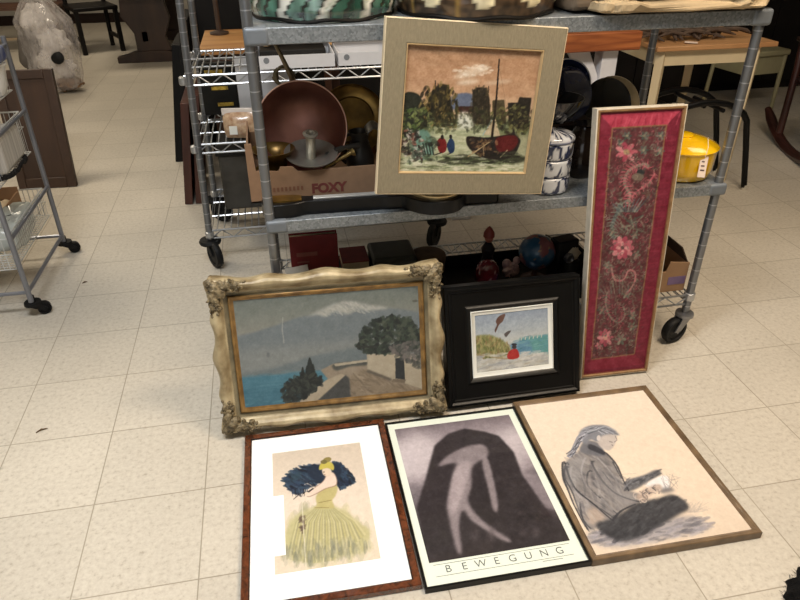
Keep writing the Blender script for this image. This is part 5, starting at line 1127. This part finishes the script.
bp_ = N_.new('ShaderNodeBump'); bp_.inputs['Strength'].default_value = .7; bp_.inputs['Distance'].default_value = .02; vz_ = N_.new('ShaderNodeTexNoise'); vz_.inputs['Scale'].default_value = 16; vz_.inputs['Detail'].default_value = 3; vz_.inputs['Distortion'].default_value = 1.5; L_.new(vz_.outputs[0], bp_.inputs['Height']); L_.new(bp_.outputs[0], pr.inputs['Normal'])
t = thing('plastic_bag', 'tall stuffed clear plastic bag tied at the top, far left on the floor', 'bag', (BX, BY, 0))
def bagf(u, v):
    g = 2*PI*u; r = np.interp(v, [0, .04, .15, .4, .6, .75, .86, .93, .97, 1], [.0, .17, .21, .235, .21, .11, .05, .032, .03, .08])
    z = .98*v; k = 1+.12*mnoise.noise(Vector((math.cos(g)*1.3, math.sin(g)*1.3, v*3)))+.05*abs(mnoise.noise(Vector((math.cos(g)*5, math.sin(g)*5, v*9))))+.06*math.sin(g*9+v*5)*(v > .55)
    return (r*k*math.cos(g)+.04*(1-v)*1.6-.02, r*.8*k*math.sin(g), max(.002, z))
mb = MB(); mb.grid(bagf, 64, 48, True); mb.build('film', bagm, t, smooth=60)
MB().lathe([(.036, .895), (.040, .905), (.036, .915)], 16, T(-.018, 0, 0)).build('tie', mat('white_tie', (220, 218, 214), .5), t)
wp = mat('crumpled_white_paper', (232, 226, 222), .7, var=.06, scale=20)
for k, (x, y, z, r, lab) in enumerate([(-.03, -.02, .60, .13, 'crumpled white paper uppermost in the plastic bag'), (.06, -.03, .42, .12, 'crumpled white paper in the middle of the plastic bag'), (-.02, -.05, .27, .10, 'crumpled white paper low down in the plastic bag'), (.10, -.02, .20, .085, 'crumpled white paper at the right bottom of the plastic bag')]):
    mb = MB(); mb.ball((0, 0, 0), r, r*.8, r*.9, 36, nz=.30, sc=7, seed=k*2.3); o = mb.build('paper_wad', wp, smooth=50); o.location = (BX+x, BY+y, z); tag(o, lab, 'paper', 'white paper in the plastic bag')
mb = MB(); mb.ball((0, 0, 0), .10, .09, .20, 28, nz=.3, sc=6); o = mb.build('grey_bundle', mat('grey_cloth', (96, 90, 84), .9, var=.15)); o.location = (BX-.14, BY-.02, .34); tag(o, 'grey cloth bundle inside the left of the plastic bag', 'cloth')
o = MB().lathe([(0, 0), (.05, 0), (.052, .012), (.04, .02), (0, .022)], 28).build('black_disc', rubber); o.matrix_world = Matrix.Translation((BX+.10, BY-.17, .315)) @ RX(80); tag(o, 'round black disc showing through the plastic bag', 'disc')
mb = MB(); mb.ball((0, 0, 0), .11, .09, .06, 24, nz=.4, sc=9); o = mb.build('brown_scraps', mat('brown_scrap', (120, 92, 66), .8, var=.3, scale=25)); o.location = (BX+.10, BY-.03, .075); tag(o, 'brown scraps in the bottom of the plastic bag', 'scraps')
# dark wooden panel
t = thing('dark_board', 'dark brown framed wooden board leaning behind the wire trolley', 'board', (-1.325, 4.03, 0)); t.rotation_euler = (R(-9), 0, R(-2))
MB().box(-.15, .12, -.008, .008, .02, .64).build('panel_board', mat('panel_brown', (78, 56, 42), .5, col2=(46, 33, 26), scale=8, stretch=(1, 1, .2)), t)
rl = mat('panel_rail', (62, 45, 35), .5, var=.15)
for q in ((-.165, -.12, -.018, .018, 0, .66), (.105, .155, -.018, .018, 0, .66), (-.12, .105, -.018, .018, 0, .06), (-.12, .105, -.018, .018, .61, .66)): MB().box(*q).build('rail', rl, t, bevel=.004)

# ================================================================== WIRE TROLLEY AT LEFT
CX0, CX1, CY0, CY1 = -1.61, -1.028, 2.535, 3.095
tro = thing('wire_trolley', 'silver tube-framed wire trolley on black casters at the left edge', 'trolley', ((CX0+CX1)/2, (CY0+CY1)/2, 0)); MT = Matrix.Translation(-Vector(tro.location))
tube_ = mat('silver_tube', (130, 133, 141), .35, .6, var=.05); wirem = mat('white_wire', (190, 192, 190), .4, .2)
def tp(mb, name, m=tube_, **k): o = mb.build(name, m, tro, **k); o.data.transform(MT); return o
for k, (x, y) in enumerate([(CX0, CY0), (CX1, CY0), (CX0, CY1), (CX1, CY1)]):
    tp(MB().cyl((x, y, .07), (x, y, .99), .0105, 16), 'post'); 
    c = caster(tro, x, y+.01, .072, .027, (.7, .3, 0)); w = c.children[0]
    for o in (c, w): o.data.transform(MT)
for z in (.345, .690, .955):
    
    for x in (CX0, CX1): tp(MB().tube([(x, CY0, z), (x, CY1, z)], .0085, 10), 'side_rail')
    # hanging wire basket
    mb = MB(); zb = z-(.13 if z == .345 else .175); xa, xb, ya, yb = CX0+.02, CX1-.02, CY0+.015, CY1-.015
    mb.tube([(xa, ya, z), (xb, ya, z), (xb, yb, z), (xa, yb, z)], .0035, 6, True); mb.tube([(xa, ya, zb), (xb, ya, zb), (xb, yb, zb), (xa, yb, zb)], .0025, 5, True); mb.tube([(xa, ya, z-.065), (xb, ya, z-.065), (xb, yb, z-.065), (xa, yb, z-.065)], .002, 5, True)
    for k in range(1, 26):
        x = xa+(xb-xa)*k/26; mb.tube([(x, ya, z), (x, ya, zb), (x, yb, zb), (x, yb, z)], .0017, 4)
    for k in range(1, 24):
        y = ya+(yb-ya)*k/24; mb.tube([(xa, y, z), (xa, y, zb), (xb, y, zb), (xb, y, z)], .0017, 4)
    tp(mb, 'wire_basket', wirem)
mb = MB(); mb.tube([(CX0, CY0, .115), (CX1, CY0, .115)], .008, 8); mb.tube([(CX0, CY1, .10), (CX1, CY1, .10)], .008, 8); mb.tube([(CX1, CY0, .115), (CX1, CY1, .10)], .008, 8); mb.tube([(CX0, CY0, .115), (CX0, CY1, .10)], .008, 8); tp(mb, 'base_rail')
t = thing('plastic_tub', 'white plastic tub in the top basket of the wire trolley', 'tub', (-1.110, 2.985, .786))
MB().lathe([(0, 0), (.064, 0), (.080, .03), (.092, .11), (.098, .112), (.098, .120), (.090, .120), (.078, .03), (0, .008)], 40).build('body', mat('white_plastic', (224, 224, 220), .35, var=.02), t)
o = MB(); pillow(o, -.09, .09, -.06, .06, 0, .07, .006, 2); o = o.build('blue_package', mat('blue_wrap', (44, 62, 118), .4, col2=(150, 156, 170), scale=22)); o.location = (-1.095, 2.97, .908); tag(o, 'blue and white wrapped package on top of the white tub', 'package')
t = thing('ribbed_basket', 'white ribbed basket with dark lacy edge in the middle basket of the trolley', 'basket', (-1.118, 2.84, .519))
MB().box(-.09, .09, -.13, .13, .018, .16).build('body', mat('white_ribbing', (198, 196, 190), .6, col2=(150, 148, 144), scale=60, stretch=(1, 3, .05)), t, bevel=.02, seg=3)
MB().tube([(.096*math.copysign(abs(math.cos(g))**.4, math.cos(g)), .136*math.copysign(abs(math.sin(g))**.4, math.sin(g)), .014+.006*math.sin(g*30)) for g in np.linspace(0, 2*PI, 181)[:-1]], .008, 6, True).build('lace_edge', mat('black_lace', (40, 38, 38), .8), t)
t = thing('cardboard_carton', 'small brown cardboard box with cream cloths in the lowest trolley basket', 'box', (-1.30, 2.97, .220))
a = MB(); a.box(-.16, .16, -.09, .09, 0, .005); a.box(-.16, .16, .085, .09, .005, .15); a.box(-.16, .16, -.09, -.085, .005, .10); a.box(-.16, -.155, -.085, .085, .005, .13); a.box(.155, .16, -.085, .085, .005, .13); a.build('carton_body', cm, t, smooth=0)
o = MB(); pillow(o, -.14, .14, -.07, .07, 0, .10, .02, 4, sc=14); o = o.build('cream_cloths', mat('cream_cloth', (206, 188, 160), .9, var=.08, scale=20)); o.location = (-1.30, 2.97, .226); tag(o, 'cream cloths inside the small carton of the trolley', 'cloth')
o = MB(); pillow(o, -.14, .10, -.11, .11, 0, .11, .02, 6, sc=12); o = o.build('blue_plastic_bag', mat('blue_grey_film', (134, 152, 178), .3, var=.15, scale=14, coat=.5)); o.location = (-1.25, 2.76, .222); tag(o, 'crumpled blue-grey plastic bag in the lowest trolley basket', 'bag')
o = MB(); pillow(o, -.05, .05, -.14, .14, 0, .12, .018, 9, sc=12); o = o.build('clear_packaging', mat('clear_pack', (176, 182, 178), .25, var=.12, scale=18, coat=.5)); o.location = (-1.105, 2.82, .222); tag(o, 'pale translucent packaging against the right side of the lowest trolley basket', 'packaging')
# small debris, black fuzzy cloth at the corner
for (u, v, L, lab) in [(42, 431, .035, 'tiny dry brown twig on the floor tiles at left'), (85, 283, .022, 'tiny dark scrap on the floor near the trolley caster')]:
    q = on(u, v); o = MB().tube([(-L/2, 0, .003), (0, .004, .004), (L/2, -.002, .003)], [.0015, .0032, .001], 6).build('twig', mat('dry_twig', (96, 76, 54), .9)); o.location = (q.x, q.y, 0); o.rotation_euler = (0, 0, .5); tag(o, lab, 'twig')
t = thing('fuzzy_mat', 'black fuzzy cloth lying on the floor at the bottom right corner', 'cloth', (1.275, .727, 0))
fz = mat('black_fleece', (20, 19, 20), .95, var=.3, scale=60, bump=.8, bscale=300)
mb = MB(); mb.grid(lambda u, v: ((lambda g, q: (.20*q*math.cos(g)*(1+.04*math.sin(g*23)), .155*q*math.sin(g)*(1+.05*math.sin(g*17)), .002+.05*(1-q*q)**.5+.006*mnoise.noise(Vector((q*9*math.cos(g), q*9*math.sin(g), 1)))*(1-q)))(2*PI*u, max(.001, v))), 90, 16, True); mb.build('cloth_body', fz, t, smooth=70)
mb = MB(); rr = random.Random(3)
for k in range(2600):
    g = rr.uniform(0, 2*PI); q = rr.uniform(.5, 1.02); x, y, z = .20*q*math.cos(g), .155*q*math.sin(g), .002+.05*max(0, 1-q*q)**.5
    mb.tube([(x, y, z), (x+.006*math.cos(g)+rr.uniform(-.004, .004), y+.006*math.sin(g)+rr.uniform(-.004, .004), z+rr.uniform(.001, .005))], [.0007, .0002], 3)
tag(mb.build('fuzz', fz, t, smooth=0), kind='stuff')

# ================================================================== LIGHT
def area(name, loc, size, power, col, rot=(0, 0, 0), sy=None):
    l = bpy.data.lights.new(name, 'AREA'); l.energy = power; l.color = col; l.shape = 'RECTANGLE'; l.size = size; l.size_y = sy or size
    o = bpy.data.objects.new(name, l); C.objects.link(o); o.location = loc; o.rotation_euler = tuple(R(a) for a in rot); return o
area('ceiling_fixture', (1.5, 1.05, 2.86), 1.2, 62, (1, .82, .62), sy=.6)
area('ceiling_fixture', (-.6, .9, 2.86), 1.2, 60, (.94, .97, 1), sy=.6)
area('ceiling_fixture', (-1.9, 3.9, 2.86), 1.2, 40, (1, .87, .68), sy=.6)
area('ceiling_fixture', (-1.6, 7.6, 2.86), 1.2, 34, (1, .86, .66), sy=.6)
area('ceiling_fixture', (2.8, 2.45, 2.86), 1.2, 10, (1, .86, .70), sy=.6)
area('unseen_daylight', (-1.2, -2.8, 1.6), 2.4, 14, (.92, .96, 1), (90, 0, 0), 1.4)  # unseen cool daylight, assumed behind the camera; no window is built
w_ = bpy.data.worlds.new('world'); scene.world = w_; w_.use_nodes = True; w_.node_tree.nodes['Background'].inputs[0].default_value = (.8, .82, .85, 1); w_.node_tree.nodes['Background'].inputs[1].default_value = .1
vs_ = scene.view_settings; vs_.view_transform = 'Standard'; vs_.look = 'None'; vs_.gamma = 1; vs_.use_curve_mapping = False; vs_.exposure = .12
